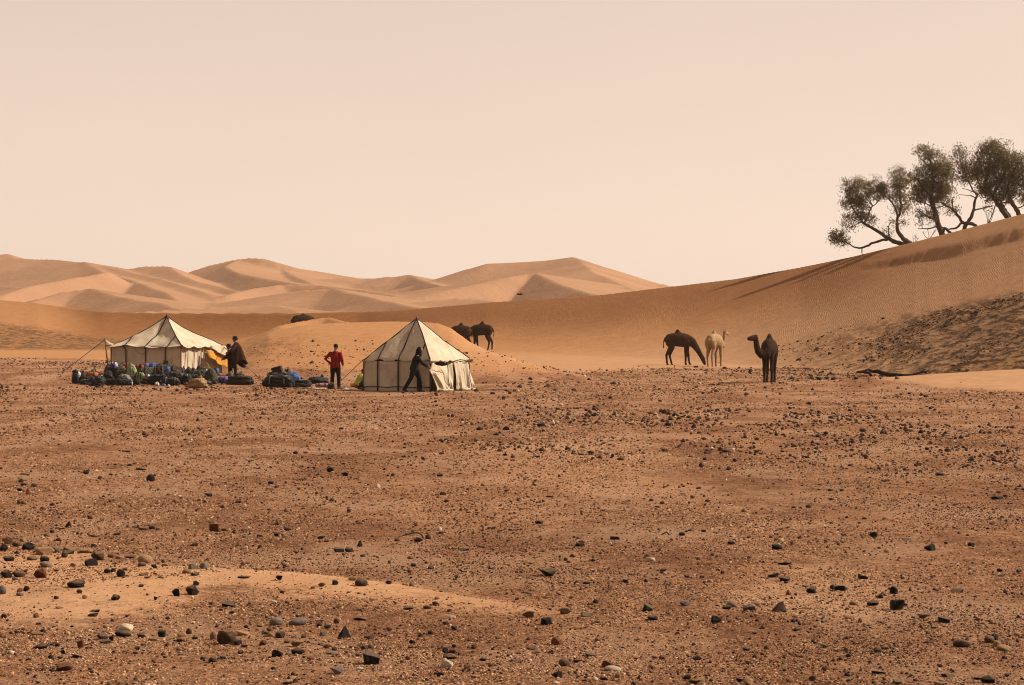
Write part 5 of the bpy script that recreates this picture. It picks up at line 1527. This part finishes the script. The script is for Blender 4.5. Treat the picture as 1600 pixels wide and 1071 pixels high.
def stone_mat(name, lo, hi, rough):
    m, nt, b = new_mat(name)
    tc = nnode(nt, 'ShaderNodeTexCoord'); oi = nnode(nt, 'ShaderNodeObjectInfo')
    add = nnode(nt, 'ShaderNodeVectorMath', operation='ADD')
    nt.links.new(tc.outputs['Object'], add.inputs[0])
    cb = nnode(nt, 'ShaderNodeCombineXYZ'); sc_ = math_n(nt, 'MULTIPLY', oi.outputs['Random'], 40.0)
    nt.links.new(sc_, cb.inputs[0]); nt.links.new(cb.outputs[0], add.inputs[1])
    f = noise(nt, add.outputs[0], 2.3, 6, 0.65)
    c = ramp(nt, f, [(.28, lo), (.72, hi)])
    v = ramp(nt, oi.outputs['Random'], [(0, .7), (1, 1.35)])
    c = mix(nt, 1.0, c, v, 'MULTIPLY')
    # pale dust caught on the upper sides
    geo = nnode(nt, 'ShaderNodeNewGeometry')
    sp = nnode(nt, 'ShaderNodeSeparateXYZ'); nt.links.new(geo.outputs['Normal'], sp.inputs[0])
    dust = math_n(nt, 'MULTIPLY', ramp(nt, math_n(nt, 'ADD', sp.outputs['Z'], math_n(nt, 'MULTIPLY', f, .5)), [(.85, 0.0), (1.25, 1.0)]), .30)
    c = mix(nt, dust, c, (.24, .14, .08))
    nt.links.new(c, b.inputs['Base Color'])
    b.inputs['Roughness'].default_value = rough
    b.inputs['Specular IOR Level'].default_value = .07
    bump(nt, b, noise(nt, add.outputs[0], 9, 6, .7), .45, .1)
    return m
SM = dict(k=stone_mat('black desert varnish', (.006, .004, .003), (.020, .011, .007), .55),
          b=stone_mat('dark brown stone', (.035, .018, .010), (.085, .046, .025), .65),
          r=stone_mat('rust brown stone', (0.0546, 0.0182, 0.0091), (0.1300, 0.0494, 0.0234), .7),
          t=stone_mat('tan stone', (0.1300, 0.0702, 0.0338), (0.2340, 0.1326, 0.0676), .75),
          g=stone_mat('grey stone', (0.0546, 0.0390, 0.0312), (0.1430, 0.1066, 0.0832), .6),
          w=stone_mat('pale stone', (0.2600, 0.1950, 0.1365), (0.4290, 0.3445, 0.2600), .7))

# stones read off the photograph: x, foot y, width, height, shape (A angular, R round, S slab, P pyramid, B block), colour; in enlarged crops of 400 px
ST = {
 (0, 800, 3.953): """420 95 50 40 P k;935 108 40 28 R k;885 112 60 22 S b;835 100 42 20 S k;795 98 38 22 A t;970 114 28 18 A k;1325 122 65 55 B r;1380 120 40 22 S r;320 130 30 22 R k;718 145 48 22 S k;575 155 60 14 S b;1200 212 38 24 A k;1515 160 50 18 S g;75 82 50 20 S r;
40 200 75 50 A t;140 185 45 30 A t;100 215 60 35 R b;170 235 85 50 A k;265 268 115 60 A t;335 255 65 42 R g;20 245 50 50 A k;430 240 95 30 S t;415 262 70 30 S k;395 283 40 40 R b;520 255 100 30 S t;600 300 95 62 A b;552 335 85 48 A k;685 285 50 30 A r;740 290 60 25 S t;800 285 65 22 S b;890 318 95 55 R t;875 338 55 28 R b;948 350 38 30 A k;1015 335 45 20 S t;50 305 70 40 S k;195 300 70 28 A b;272 308 60 38 R k;280 345 75 40 R g;450 340 40 25 A t;345 370 36 22 A g;
1190 355 60 38 A g;1260 352 65 45 A g;1150 382 60 28 R t;1200 395 50 26 S k;30 410 75 55 A k;110 405 85 45 A b;245 410 85 75 A r;155 375 35 22 A r;90 425 36 25 S g;660 380 45 32 R k;698 378 32 38 A k;742 402 60 52 R k;772 365 30 22 A r;880 395 50 22 S r;910 412 35 18 S r;
460 470 110 45 R k;480 450 85 35 R b;160 490 40 36 A k;120 520 48 25 R g;120 495 40 25 A r;10 510 50 60 R g;482 505 40 28 A k;710 548 60 40 A k;520 538 35 25 A t;345 540 32 22 A b;1083 522 55 50 A k;1180 515 85 65 A k;1210 455 38 32 A k;1505 412 85 20 S b;1410 588 85 30 B k;870 465 34 20 A k;960 548 26 28 A k;
22 658 36 32 R k;220 655 38 30 A r;585 620 70 20 S k;572 648 70 30 S b;785 652 28 18 A k;1030 665 32 18 A k;360 598 55 14 S r;235 698 36 18 A k;225 762 90 20 S r;775 735 90 45 R w;755 772 105 42 R k;645 815 70 28 S k;690 800 40 35 A k;630 790 80 40 A b;497 840 42 52 B r;870 780 44 32 R k;993 775 60 52 A k;940 798 55 20 S r;1165 755 40 40 R b;1120 775 60 35 A t;1115 805 55 30 S r;1203 788 36 22 R k;
1318 790 50 55 R t;1395 820 125 90 A b;1455 825 65 40 A k;1495 765 85 35 S t;1510 838 50 22 S r;250 848 85 36 R k;315 825 24 16 A k;385 880 36 30 A k;368 908 38 18 R k;470 905 45 25 A k;845 855 32 26 A k;885 828 34 20 A r;835 880 40 22 S b;1030 832 32 18 A k;1105 860 38 22 R g;1485 878 40 26 A k;1310 932 55 38 R b;1375 912 38 24 R k;390 985 100 55 A r;555 980 28 20 A k;235 1062 28 16 A k""",
 (400, 800, 3.953): """195 118 48 25 R k;140 152 65 28 R k;180 162 36 18 A t;20 155 36 18 R k;400 168 50 26 S k;432 188 28 14 A k;22 225 28 22 A k;640 215 48 45 P k;508 250 65 30 B k;575 250 62 30 A k;1005 188 60 30 A k;868 182 30 25 A b;1140 138 38 18 A b;1275 243 65 25 S k;1315 240 26 16 R k;1080 355 45 25 A k;
145 425 48 38 A k;487 452 38 38 A k;600 425 60 28 A t;650 460 85 50 R b;410 462 50 25 A r;350 475 32 16 R r;820 447 45 28 A k;1240 412 26 22 A k;720 548 40 10 S k;945 605 65 24 S k;1058 600 55 24 R r;1110 580 42 30 A r;1115 542 36 20 A r;1197 618 42 22 A b;640 610 36 14 S r;515 585 55 12 S r;
122 702 92 52 R g;255 702 120 45 R g;497 690 42 36 R b;645 672 85 24 S b;405 685 36 25 A g;155 780 75 45 A b;80 772 60 22 S t;25 712 45 20 A t;65 755 36 18 R b;438 722 45 28 A k;545 778 100 75 P k;410 770 40 38 A g;297 780 40 20 A r;695 788 75 28 A b;255 835 85 45 A t;190 812 40 22 R b;258 882 85 42 R k;130 900 70 48 A k;40 825 45 35 A r;
440 845 55 30 R b;482 860 40 30 A k;465 882 65 24 S g;600 842 60 16 S b;668 850 48 32 A b;710 845 40 30 R g;708 945 105 80 B k;497 1005 90 55 A g;335 918 50 28 A r;640 975 45 16 R w;105 975 32 20 R k;195 1068 60 24 S k;965 815 40 24 A k;955 845 36 26 A r;938 915 34 26 A r;902 933 28 18 A k;1225 730 40 28 A k;1170 700 45 28 A b;1210 660 52 22 S w;
1168 875 45 40 A k;1210 880 45 42 A k;1195 912 80 35 A b;1180 968 90 52 A w;1405 922 52 22 R k;1448 958 42 28 A r;1300 975 45 24 A r;1350 1025 55 22 S t;1140 1020 50 30 A k;1390 782 36 18 A r;825 735 36 25 R b""",
 (800, 800, 3.953): """168 75 52 24 A k;638 172 62 22 B k;420 215 60 30 A k;1050 148 42 26 R k;1185 125 34 20 A k;1355 202 48 26 R k;858 308 60 28 A w;218 400 112 55 A k;460 448 50 20 R k;705 440 45 28 A k;935 368 44 20 R k;1075 408 44 22 A k;1175 408 34 18 R k;1300 382 36 24 A k;
100 655 80 42 A r;218 700 78 55 A k;333 635 72 45 A b;462 648 75 38 S g;838 615 95 48 A k;872 672 66 38 A k;1068 583 70 36 A g;1330 602 58 25 R k;1358 590 68 42 R g;1470 612 80 45 A g;1510 582 60 30 R t;1265 688 70 48 A k;275 825 70 50 A r;530 803 40 28 R r;325 955 75 52 R b;405 935 55 28 A b;278 1028 65 45 A k;115 852 62 22 S k;160 875 42 24 R t;485 895 75 20 B k;30 930 75 18 S k;
592 965 75 45 A r;625 985 105 32 R w;655 1025 36 28 R t;785 1038 28 35 P k;275 1065 50 16 A w;1145 918 60 30 A k;1445 858 52 24 A k;1458 945 34 28 A k;990 1030 36 20 A r;1085 1035 50 30 A k;1135 1068 85 38 A b;1410 1055 50 30 A k;1460 1070 70 42 A t;860 960 36 24 A t;930 912 45 20 A r""",
 (1200, 800, 3.953): """58 235 72 42 R k;652 158 50 36 A k;860 178 50 14 B k;1003 242 75 44 A k;1257 212 46 28 A k;1100 198 24 14 R k;108 328 78 16 B k;38 405 62 28 B k;108 430 66 32 B k;597 415 75 28 B k;1435 374 36 26 A k;1550 375 40 22 A k;1440 400 36 14 S k;275 505 85 48 A k;230 465 40 18 S r;130 515 55 36 P r;455 488 76 40 B k;780 508 55 52 R k;805 608 82 72 B k;650 582 80 40 A k;1175 500 90 30 S k;528 578 50 28 R t;938 498 44 14 S w;
80 618 105 68 P b;500 662 78 22 S r;970 662 70 34 A g;1092 686 75 38 B k;712 692 36 16 A k;180 735 65 20 S b;1028 722 38 14 A k;168 655 30 14 A r;350 840 55 30 A b;680 868 62 40 R b;648 880 36 14 R k;715 878 28 16 R k;485 858 30 22 A r;1202 838 110 50 R b;1375 812 68 48 R b;1405 795 48 45 A k;1418 838 55 42 R t;1465 858 95 35 R t;1545 765 45 24 R t;
278 1045 48 34 A b;800 1068 60 36 A g;1120 1022 80 24 S k;1300 1038 55 22 S k;1365 1060 90 50 A k;1485 1018 45 20 A k;1060 1070 50 20 R t;350 985 40 35 A r;690 1002 90 14 S k""",
 (0, 600, 3.968): """930 605 55 50 R k;530 562 40 30 A k;120 672 42 30 A k;172 688 60 38 P r;145 632 40 20 R k;208 638 42 25 R b;1290 702 52 30 A k;1478 740 40 20 A k;870 535 70 18 S k;1100 550 40 24 A r;150 565 65 18 S t""",
 (400, 600, 3.968): """465 548 50 32 A k;552 572 42 30 A k;90 622 42 24 R k;755 645 34 24 A w;1140 575 36 22 A k;1158 690 40 22 A k""",
 (800, 600, 3.968): """185 265 60 28 A k;150 458 50 16 A k;430 442 40 18 S k;1345 535 35 26 A k;235 705 50 16 S k""",
 (1200, 600, 3.968): """1425 718 80 30 A k;585 300 45 28 A k;1070 570 60 25 R k"""}
STONES = []
for (ox, oy, s), txt in ST.items():
    for ln in txt.replace('\n', '').split(';'):
        a = ln.split()
        x, y, w, h = map(float, a[:4])
        STONES.append((ox + x / s, oy + y / s, w / s, h / s, a[4], a[5]))

def zone(px, py):
    if px < 265 and 838 < py < 893: return 'in the row edging the drift'
    if py < 700: return 'in the far stony belt'
    if py < 800: return 'on the left mid plain' if px < 330 else ('on the mid plain below the tents' if px < 900 else 'on the right mid plain')
    if py < 872 and px < 800: return 'on gravel behind the drift'
    if px < 400 and py < 978: return 'on the pale sand drift'
    if px < 860 and py < 962: return 'on the drift\'s long tail'
    if px < 300: return 'on the near left corner gravel'
    if px < 620: return 'on the near gravel left of middle'
    if px < 1000: return 'on the near gravel at the middle' if py > 900 else 'on the gravel beyond the drift tip'
    if px < 1300: return 'on the near gravel right of middle' if py > 900 else 'on the gravel past the drift tip'
    return 'on the near right corner gravel' if py > 940 else 'on the gravel at far right'
WORDC = dict(k='black', b='dark brown', r='rust brown', t='tan', g='grey', w='pale')
WORDS = dict(A='angular', R='rounded', S='flat', P='pyramid shaped', B='blocky')
ORD = 'first second third fourth fifth sixth seventh eighth ninth tenth eleventh twelfth'.split()
cls = {}
for i, (px, py, w, h, k, c) in enumerate(STONES):
    sz = 'large' if w * h > 300 else ('' if w * h > 110 else 'small')
    cls.setdefault((zone(px, py), sz, c, k), []).append(i)
labels = {}
for (z, sz, c, k), ids in cls.items():
    base = ' '.join(x for x in (sz, WORDC[c], WORDS[k], 'stone') if x)
    ids.sort(key=lambda i: STONES[i][0])
    for n, i in enumerate(ids):
        labels[i] = f'{base} {z}' if len(ids) == 1 else f'{base} {z}, {ORD[n]} such from left'
_srg = random.Random(5)
PLACED = []
for i, (px, py, w, h, k, c) in enumerate(STONES):
    g = on_ground(px, py)
    s = FP / g.y
    W_, H_ = w / s, h / s
    D_ = W_ * _srg.uniform(.7, 1.0)
    if k == 'S': D_ = W_ * _srg.uniform(.8, 1.1); H_ = max(H_ * .8, W_ * .16)
    me = PROTO[k][_srg.randrange(len(PROTO[k]))]
    o = bpy.data.objects.new('stone', me)
    COL.objects.link(o)
    sink = .32
    o.scale = (W_ / 2, D_ / 2, H_ / 2 / (1 - sink / 2))
    o.rotation_euler = (_srg.uniform(-.12, .12), _srg.uniform(-.16, .16), _srg.uniform(-.6, .6) + (_srg.choice((0, math.pi))))
    o.location = g + Vector((0, D_ * .40, H_ / 2 * (1 - sink)))
    o.material_slots[0].link = 'OBJECT'
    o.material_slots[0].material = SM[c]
    tag(o, labels[i], 'stone', 'stones scattered on the desert plain')
    PLACED.append((g.x, g.y, W_))

# ---- the countless smaller stones and the grit: one joined mesh each
def joined_stones(name, X, Y, S, seed, mat, flat=(.35, .8), icos=False):
    """Little rocks (irregular 8- or 20-faced) at X, Y with radius S."""
    rg = np.random.default_rng(seed)
    n = len(X)
    if icos:
        b = bmesh.new(); bmesh.ops.create_icosphere(b, subdivisions=1, radius=1.0)
        base = np.array([v.co for v in b.verts]); tri = np.array([[v.index for v in f.verts] for f in b.faces]); b.free()
    else:
        base = np.array([(1, 0, 0), (-.5, .87, 0), (-.5, -.87, 0), (.15, .1, 1), (.5, -.5, .55), (0, 0, -.6)], dtype=float)
        tri = np.array([(0, 1, 3), (1, 2, 3), (2, 4, 3), (4, 0, 3), (2, 0, 4), (1, 0, 5), (2, 1, 5), (0, 2, 5)])
    m = len(base)
    V = base[None] * (1 + rg.uniform(-.33, .33, (n, m, 1))) + rg.normal(0, .10, (n, m, 3))
    V[:, :, 1] *= rg.uniform(.6, 1.0, (n, 1)); V[:, :, 2] *= rg.uniform(flat[0], flat[1], (n, 1))
    a = rg.uniform(0, 2 * math.pi, n); ca, sa = np.cos(a)[:, None], np.sin(a)[:, None]
    x = V[:, :, 0] * ca - V[:, :, 1] * sa; y = V[:, :, 0] * sa + V[:, :, 1] * ca
    Z = height(X, Y)
    V = np.stack([X[:, None] + x * S[:, None], Y[:, None] + y * S[:, None], Z[:, None] + (V[:, :, 2] + .22) * S[:, None]], -1)
    F = (tri[None] + (np.arange(n) * m)[:, None, None]).reshape(-1, 3)
    me = mesh_np(name, V.reshape(-1, 3), F, smooth=False, mat=mat)
    o = link(bpy.data.objects.new(name, me))
    return o

def grit_mat(name, stops, rough=.8):
    m, nt, b = new_mat(name)
    geo = nnode(nt, 'ShaderNodeNewGeometry')
    c = ramp(nt, geo.outputs['Random Per Island'], stops)
    nt.links.new(c, b.inputs['Base Color'])
    b.inputs['Roughness'].default_value = rough
    b.inputs['Specular IOR Level'].default_value = .06
    return m
M_SMALL = grit_mat('scattered small stones', [(0, (0.0121, 0.0068, 0.0054)), (.45, (0.0270, 0.0135, 0.0081)), (.66, (0.0743, 0.0284, 0.0135)), (.84, (0.1215, 0.0621, 0.0311)), (.95, (0.2160, 0.1283, 0.0743)), (1, (0.4050, 0.3105, 0.2228))], .6)
M_GRIT = grit_mat('desert grit', [(0, (.016, .008, .005)), (.28, (.055, .024, .011)), (.52, (.15, .072, .036)), (.80, (.29, .155, .085)), (1, (.46, .29, .185))])
rg = np.random.default_rng(77)
def px_scatter(n, fn):
    """Rejection sampling in plan: returns X, Y of n points with relative density fn(u, row)."""
    X, Y = [], []
    while sum(map(len, X)) < n:
        py = rg.uniform(572, 1085, n); u = rg.uniform(-150, 1750, n)
        keep = rg.uniform(0, 1, n) < fn(u, py)
        d = FP * EYE / (py[keep] - HZ)
        X.append((u[keep] - 800) / FP * d); Y.append(d)
    return np.concatenate(X)[:n], np.concatenate(Y)[:n]
def gauss(x, m, s): return np.exp(-((x - m) / s) ** 2)
def dens_small(u, py):
    cl = fbm(u / 70, py / 14, 3, 7)
    belt = 1.6 * gauss(py, 655 + (u - 1000) * .03, 13) * sstep(780, 880, u) * sstep(1500, 1330, u) + 1.1 * gauss(py, 678, 9) * sstep(1250, 1330, u) + .8 * gauss(py, 702, 12) * sstep(600, 680, u) \
        + .5 * gauss(py, 725, 14) * sstep(1100, 1300, u) + .5 * gauss(py, 612, 7) * sstep(450, 350, u) + .35 * gauss(py, 678, 12) * sstep(130, 190, u) * sstep(520, 430, u)
    gen = .13 + .25 * sstep(710, 580, py) + .16 * sstep(930, 1040, py)
    f = (belt + gen) * sstep(.36, .62, cl)
    # little on the blown sand
    top = np.interp(u, [p[0] for p in DRIFT_TOP], [p[1] for p in DRIFT_TOP]); bot = np.interp(u, [p[0] for p in DRIFT_BOT], [p[1] for p in DRIFT_BOT])
    f = f * np.where((py > top + 6) & (py < bot) & (u < 850), .35, 1)
    return np.clip(f, 0, 1)
X, Y = px_scatter(10500, dens_small)
spx = rg.lognormal(math.log(1.65), .45, len(X)).clip(.9, 5.0) * np.where(Y < 30, 1.15, 1.0)
_py, _u = HZ + FP * EYE / Y, 800 + FP * X / Y
spx = spx * (1 + .16 * sstep(625, 645, _py) * sstep(735, 710, _py) * sstep(600, 800, _u))
keep = Y < np.interp(_u, [p[0] for p in SAND_EDGE], [p[1] for p in SAND_EDGE]) + 3
S = spx * Y / FP
o = joined_stones('scattered_stones', X[keep], Y[keep], S[keep], 3, M_SMALL, (.55, 1.0), icos=True)
tag(o, 'countless small dark stones strewn over the gravel plain', kind='stuff')
def dens_grit(u, py):
    return np.clip(.42 + 1.7 * (fbm(u / 150, py / 22, 4, 17) - .47), .10, 1)
X, Y = px_scatter(270000, dens_grit)
pyf = HZ + FP * EYE / Y; u_ = 800 + FP * X / Y
top = np.interp(u_, [p[0] for p in DRIFT_TOP], [p[1] for p in DRIFT_TOP]); bot = np.interp(u_, [p[0] for p in DRIFT_BOT], [p[1] for p in DRIFT_BOT])
ond = (pyf > top + 4) & (pyf < bot - 4) & (u_ < 1000)
keep = (Y < np.interp(u_, [p[0] for p in SAND_EDGE], [p[1] for p in SAND_EDGE])) & ~(ond & (rg.uniform(0, 1, len(X)) < .88 - .75 * sstep(.50, .66, fbm(X / .9, Y / .7, 3, 101))))
X, Y, pyf = X[keep], Y[keep], pyf[keep]
S = rg.lognormal(math.log(.95), .45, len(X)).clip(.45, 3.0) * Y / FP * np.interp(pyf, [570, 700, 1070], [.85, .95, 1.15])
def pebble(seed):
    r = np.random.default_rng(seed); b = bmesh.new(); bmesh.ops.create_icosphere(b, subdivisions=1, radius=1.0)
    for v in b.verts: v.co = v.co * r.uniform(.7, 1.25)
    me = bpy.data.meshes.new('pebble'); b.to_mesh(me); b.free(); return me
def gravel_mat():
    m, nt, b = new_mat('desert grit')
    a = nnode(nt, 'ShaderNodeAttribute', attribute_name='tone', attribute_type='INSTANCER')
    c = ramp(nt, a.outputs['Fac'], [(0, (.016, .008, .004)), (.28, (.060, .025, .011)), (.48, (.165, .075, .036)), (.80, (.300, .156, .083)), (1, (.42, .26, .155))])
    nt.links.new(c, b.inputs['Base Color']); b.inputs['Roughness'].default_value = .8; b.inputs['Specular IOR Level'].default_value = .1
    return m
M_PEB = gravel_mat()
peb = []
for k in range(6):
    me = pebble(500 + k); me.materials.append(M_PEB); peb.append(me)
# one mesh of points that a geometry-node group dresses with pebbles
pm = bpy.data.meshes.new('gravel')
pm.vertices.add(len(X)); pm.vertices.foreach_set('co', np.stack([X, Y, height(X, Y) + .18 * S], -1).astype(np.float32).ravel())
def pattr(n_, typ, arr, key):
    a = pm.attributes.new(n_, typ, 'POINT'); a.data.foreach_set(key, arr.astype(np.float32).ravel())
pattr('scl', 'FLOAT_VECTOR', np.stack([S, S * rg.uniform(.6, 1, len(X)), S * rg.uniform(.4, .85, len(X))], -1), 'vector')
pattr('rot', 'FLOAT_VECTOR', np.stack([rg.uniform(-.3, .3, len(X)), rg.uniform(-.3, .3, len(X)), rg.uniform(0, 6.28, len(X))], -1), 'vector')
tone_patch = fbm(X / 2.5, Y / 6.0, 3, 131)
pattr('tone', 'FLOAT', np.clip(rg.beta(1.1, 1.0, len(X)) + .5 * (tone_patch - .5), 0, 1), 'value')
a = pm.attributes.new('pick', 'INT', 'POINT'); a.data.foreach_set('value', rg.integers(0, 6, len(X)).astype(np.int32))
o = link(bpy.data.objects.new('gravel', pm))
ng = bpy.data.node_groups.new('gravel', 'GeometryNodeTree')
ng.interface.new_socket('Geometry', in_out='INPUT', socket_type='NodeSocketGeometry'); ng.interface.new_socket('Geometry', in_out='OUTPUT', socket_type='NodeSocketGeometry')
gi = ng.nodes.new('NodeGroupInput'); go = ng.nodes.new('NodeGroupOutput')
iop = ng.nodes.new('GeometryNodeInstanceOnPoints'); iop.inputs['Pick Instance'].default_value = True
g2i = ng.nodes.new('GeometryNodeGeometryToInstance')
src = []
for me in peb:
    so_ = bpy.data.objects.new('pebble_shape', me)
    oi = ng.nodes.new('GeometryNodeObjectInfo'); oi.inputs['Object'].default_value = so_
    src.append(oi)
for oi in reversed(src): ng.links.new(oi.outputs['Geometry'], g2i.inputs[0])
def named(n_, typ):
    q = ng.nodes.new('GeometryNodeInputNamedAttribute'); q.data_type = typ; q.inputs['Name'].default_value = n_; return q.outputs[0]
mtp = ng.nodes.new('GeometryNodeMeshToPoints')
ng.links.new(gi.outputs[0], mtp.inputs[0]); ng.links.new(mtp.outputs[0], iop.inputs['Points']); ng.links.new(g2i.outputs[0], iop.inputs['Instance'])
ng.links.new(named('pick', 'INT'), iop.inputs['Instance Index']); ng.links.new(named('rot', 'FLOAT_VECTOR'), iop.inputs['Rotation']); ng.links.new(named('scl', 'FLOAT_VECTOR'), iop.inputs['Scale'])
ng.links.new(iop.outputs[0], go.inputs[0])
md = o.modifiers.new('gravel', 'NODES'); md.node_group = ng
tag(o, 'brown gravel and grit covering the plain', kind='stuff')

# rock debris and dead tufts on the trampled slope at the right and left of the dunes
def dens_scrub():
    X, Y = [], []
    u = rg.uniform(1180, 1720, 90000); t = rg.uniform(100, 178, 90000)
    x = (u - 800) / FP * t
    z = height(x, t)
    k = rough_mask(u, t, z) * sstep(.44, .62, fbm(x / 3.0, t / 3.5, 4, 41))
    kp = rg.uniform(0, 1, 90000) < k * .34
    return x[kp], t[kp]
X, Y = dens_scrub()
S = rg.lognormal(math.log(1.25), .45, len(X)).clip(.6, 4.5) * Y / FP
o = joined_stones('scrub_debris', X, Y, S, 6, grit_mat('dead scrub and clods', [(0, (.020, .010, .005)), (.5, (.065, .030, .013)), (1, (.15, .075, .034))]), (.3, .8), icos=True)
tag(o, 'dark clods and dead scrub on the trampled slope', kind='stuff')
# stony strips far left and behind the camels
n = 900
u = rg.uniform(-120, 220, n); t = rg.uniform(112, 146, n); X1 = (u - 800) / FP * t
u2 = rg.uniform(760, 1340, 700); t2 = np.interp(u2, [760, 900, 1340], [118, 126, 118]) + rg.normal(0, 5, 700); X2 = (u2 - 800) / FP * t2
X = np.concatenate([X1, X2]); Y = np.concatenate([t, t2])
kp = fbm(X / 4, Y / 9, 3, 55) > .5
o = joined_stones('stony_strip', X[kp], Y[kp], rg.uniform(.7, 1.9, kp.sum()) * Y[kp] / FP, 9, M_SMALL, (.5, .9), icos=True)
tag(o, 'thin strips of dark stones between sand and plain', kind='stuff')

# a few single things on the plain
g = on_ground(1394, 589)
lg = empty('dead_branch', g)
tag(lg, 'long dark twisted dead branch lying on the sand below the right slope', 'branch')
def LP(px, py, dd=0.0): return P(px, py, g.y + dd) - g
bm = bmesh.new()
loft(bm, [LP(1339, 582), LP(1346, 581.5), LP(1352, 579.5, .1), LP(1357, 577.5, .2), LP(1363, 581, .2), LP(1371, 580.5), LP(1379, 583.5), LP(1389, 585.5), LP(1400, 586), LP(1412, 587), LP(1424, 586.3), LP(1434, 583.5, .2), LP(1442, 581, .3), LP(1447, 582)],
     [.045, .06, .05, .05, .06, .085, .090, .080, .070, .065, .055, .050, .050, .035], n=9)
M_DEAD = simple_mat('blackened dead wood', (.016, .009, .006), .9, spec=.05)
lg_o = obj_from_bm('stem', bm, M_DEAD, lg)
for pts, r in (([LP(1350, 582.5), LP(1358, 582.5, -.2), LP(1361, 586.5, -.3)], [.045, .055, .06]), ([LP(1410, 587), LP(1412, 590, -.2)], [.04, .02]), ([LP(1444, 581, .3), LP(1446, 585, .1)], [.03, .018])):
    bm = bmesh.new(); loft(bm, pts, r, n=7); obj_from_bm('side_branch', bm, M_DEAD, lg)
def twig(label, pts):
    a = on_ground(*pts[0])
    bm = bmesh.new()
    q = []
    for px, py in pts:
        v = P(px, py, a.y) - a
        q.append(v)
    loft(bm, q, [.010] + [.008] * (len(q) - 2) + [.004], n=6)
    o = obj_from_bm('dry_twig', bm, M_BARK); o.location = a
    tag(o, label, 'twig', 'dry twigs on the gravel')
twig('thin arched twig over a black stone on the gravel below the steep tent', [(662, 842), (659, 836), (653, 832.5), (645, 833), (636, 835.5), (627, 838)])
twig('wavy dry twig beside a round black stone on the gravel right of centre', [(1062, 836), (1053, 838), (1046, 836), (1041, 831.5), (1037, 834), (1033, 836)])
g = on_ground(1172, 583)
o = bpy.data.objects.new('upright_stone', PROTO['A'][2]); COL.objects.link(o); o.location = g + Vector((0, 0, .10)); o.scale = (.09, .09, .14); o.rotation_euler = (.2, .3, .5)
o.material_slots[0].link = 'OBJECT'; o.material_slots[0].material = SM['k']; tag(o, 'upright dark stone left of the nearest camel\'s feet', 'stone')
for i, (px, w) in enumerate(((1268, 8), (1280, 10), (1292, 8), (1303, 9), (1337, 9))):
    g = on_ground(px, 593 + (i % 2))
    o = bpy.data.objects.new('stone', PROTO['A'][i]); COL.objects.link(o); s = g.y / FP
    o.scale = (w * s / 2, w * s / 2.4, w * s / 3); o.location = g + Vector((0, 0, w * s / 5)); o.rotation_euler = (0, 0, i)
    o.material_slots[0].link = 'OBJECT'; o.material_slots[0].material = SM['k']
    tag(o, f'dark stone in the short row left of the dead branch, {ORD[i]} from left', 'stone', 'short row of stones by the dead branch')
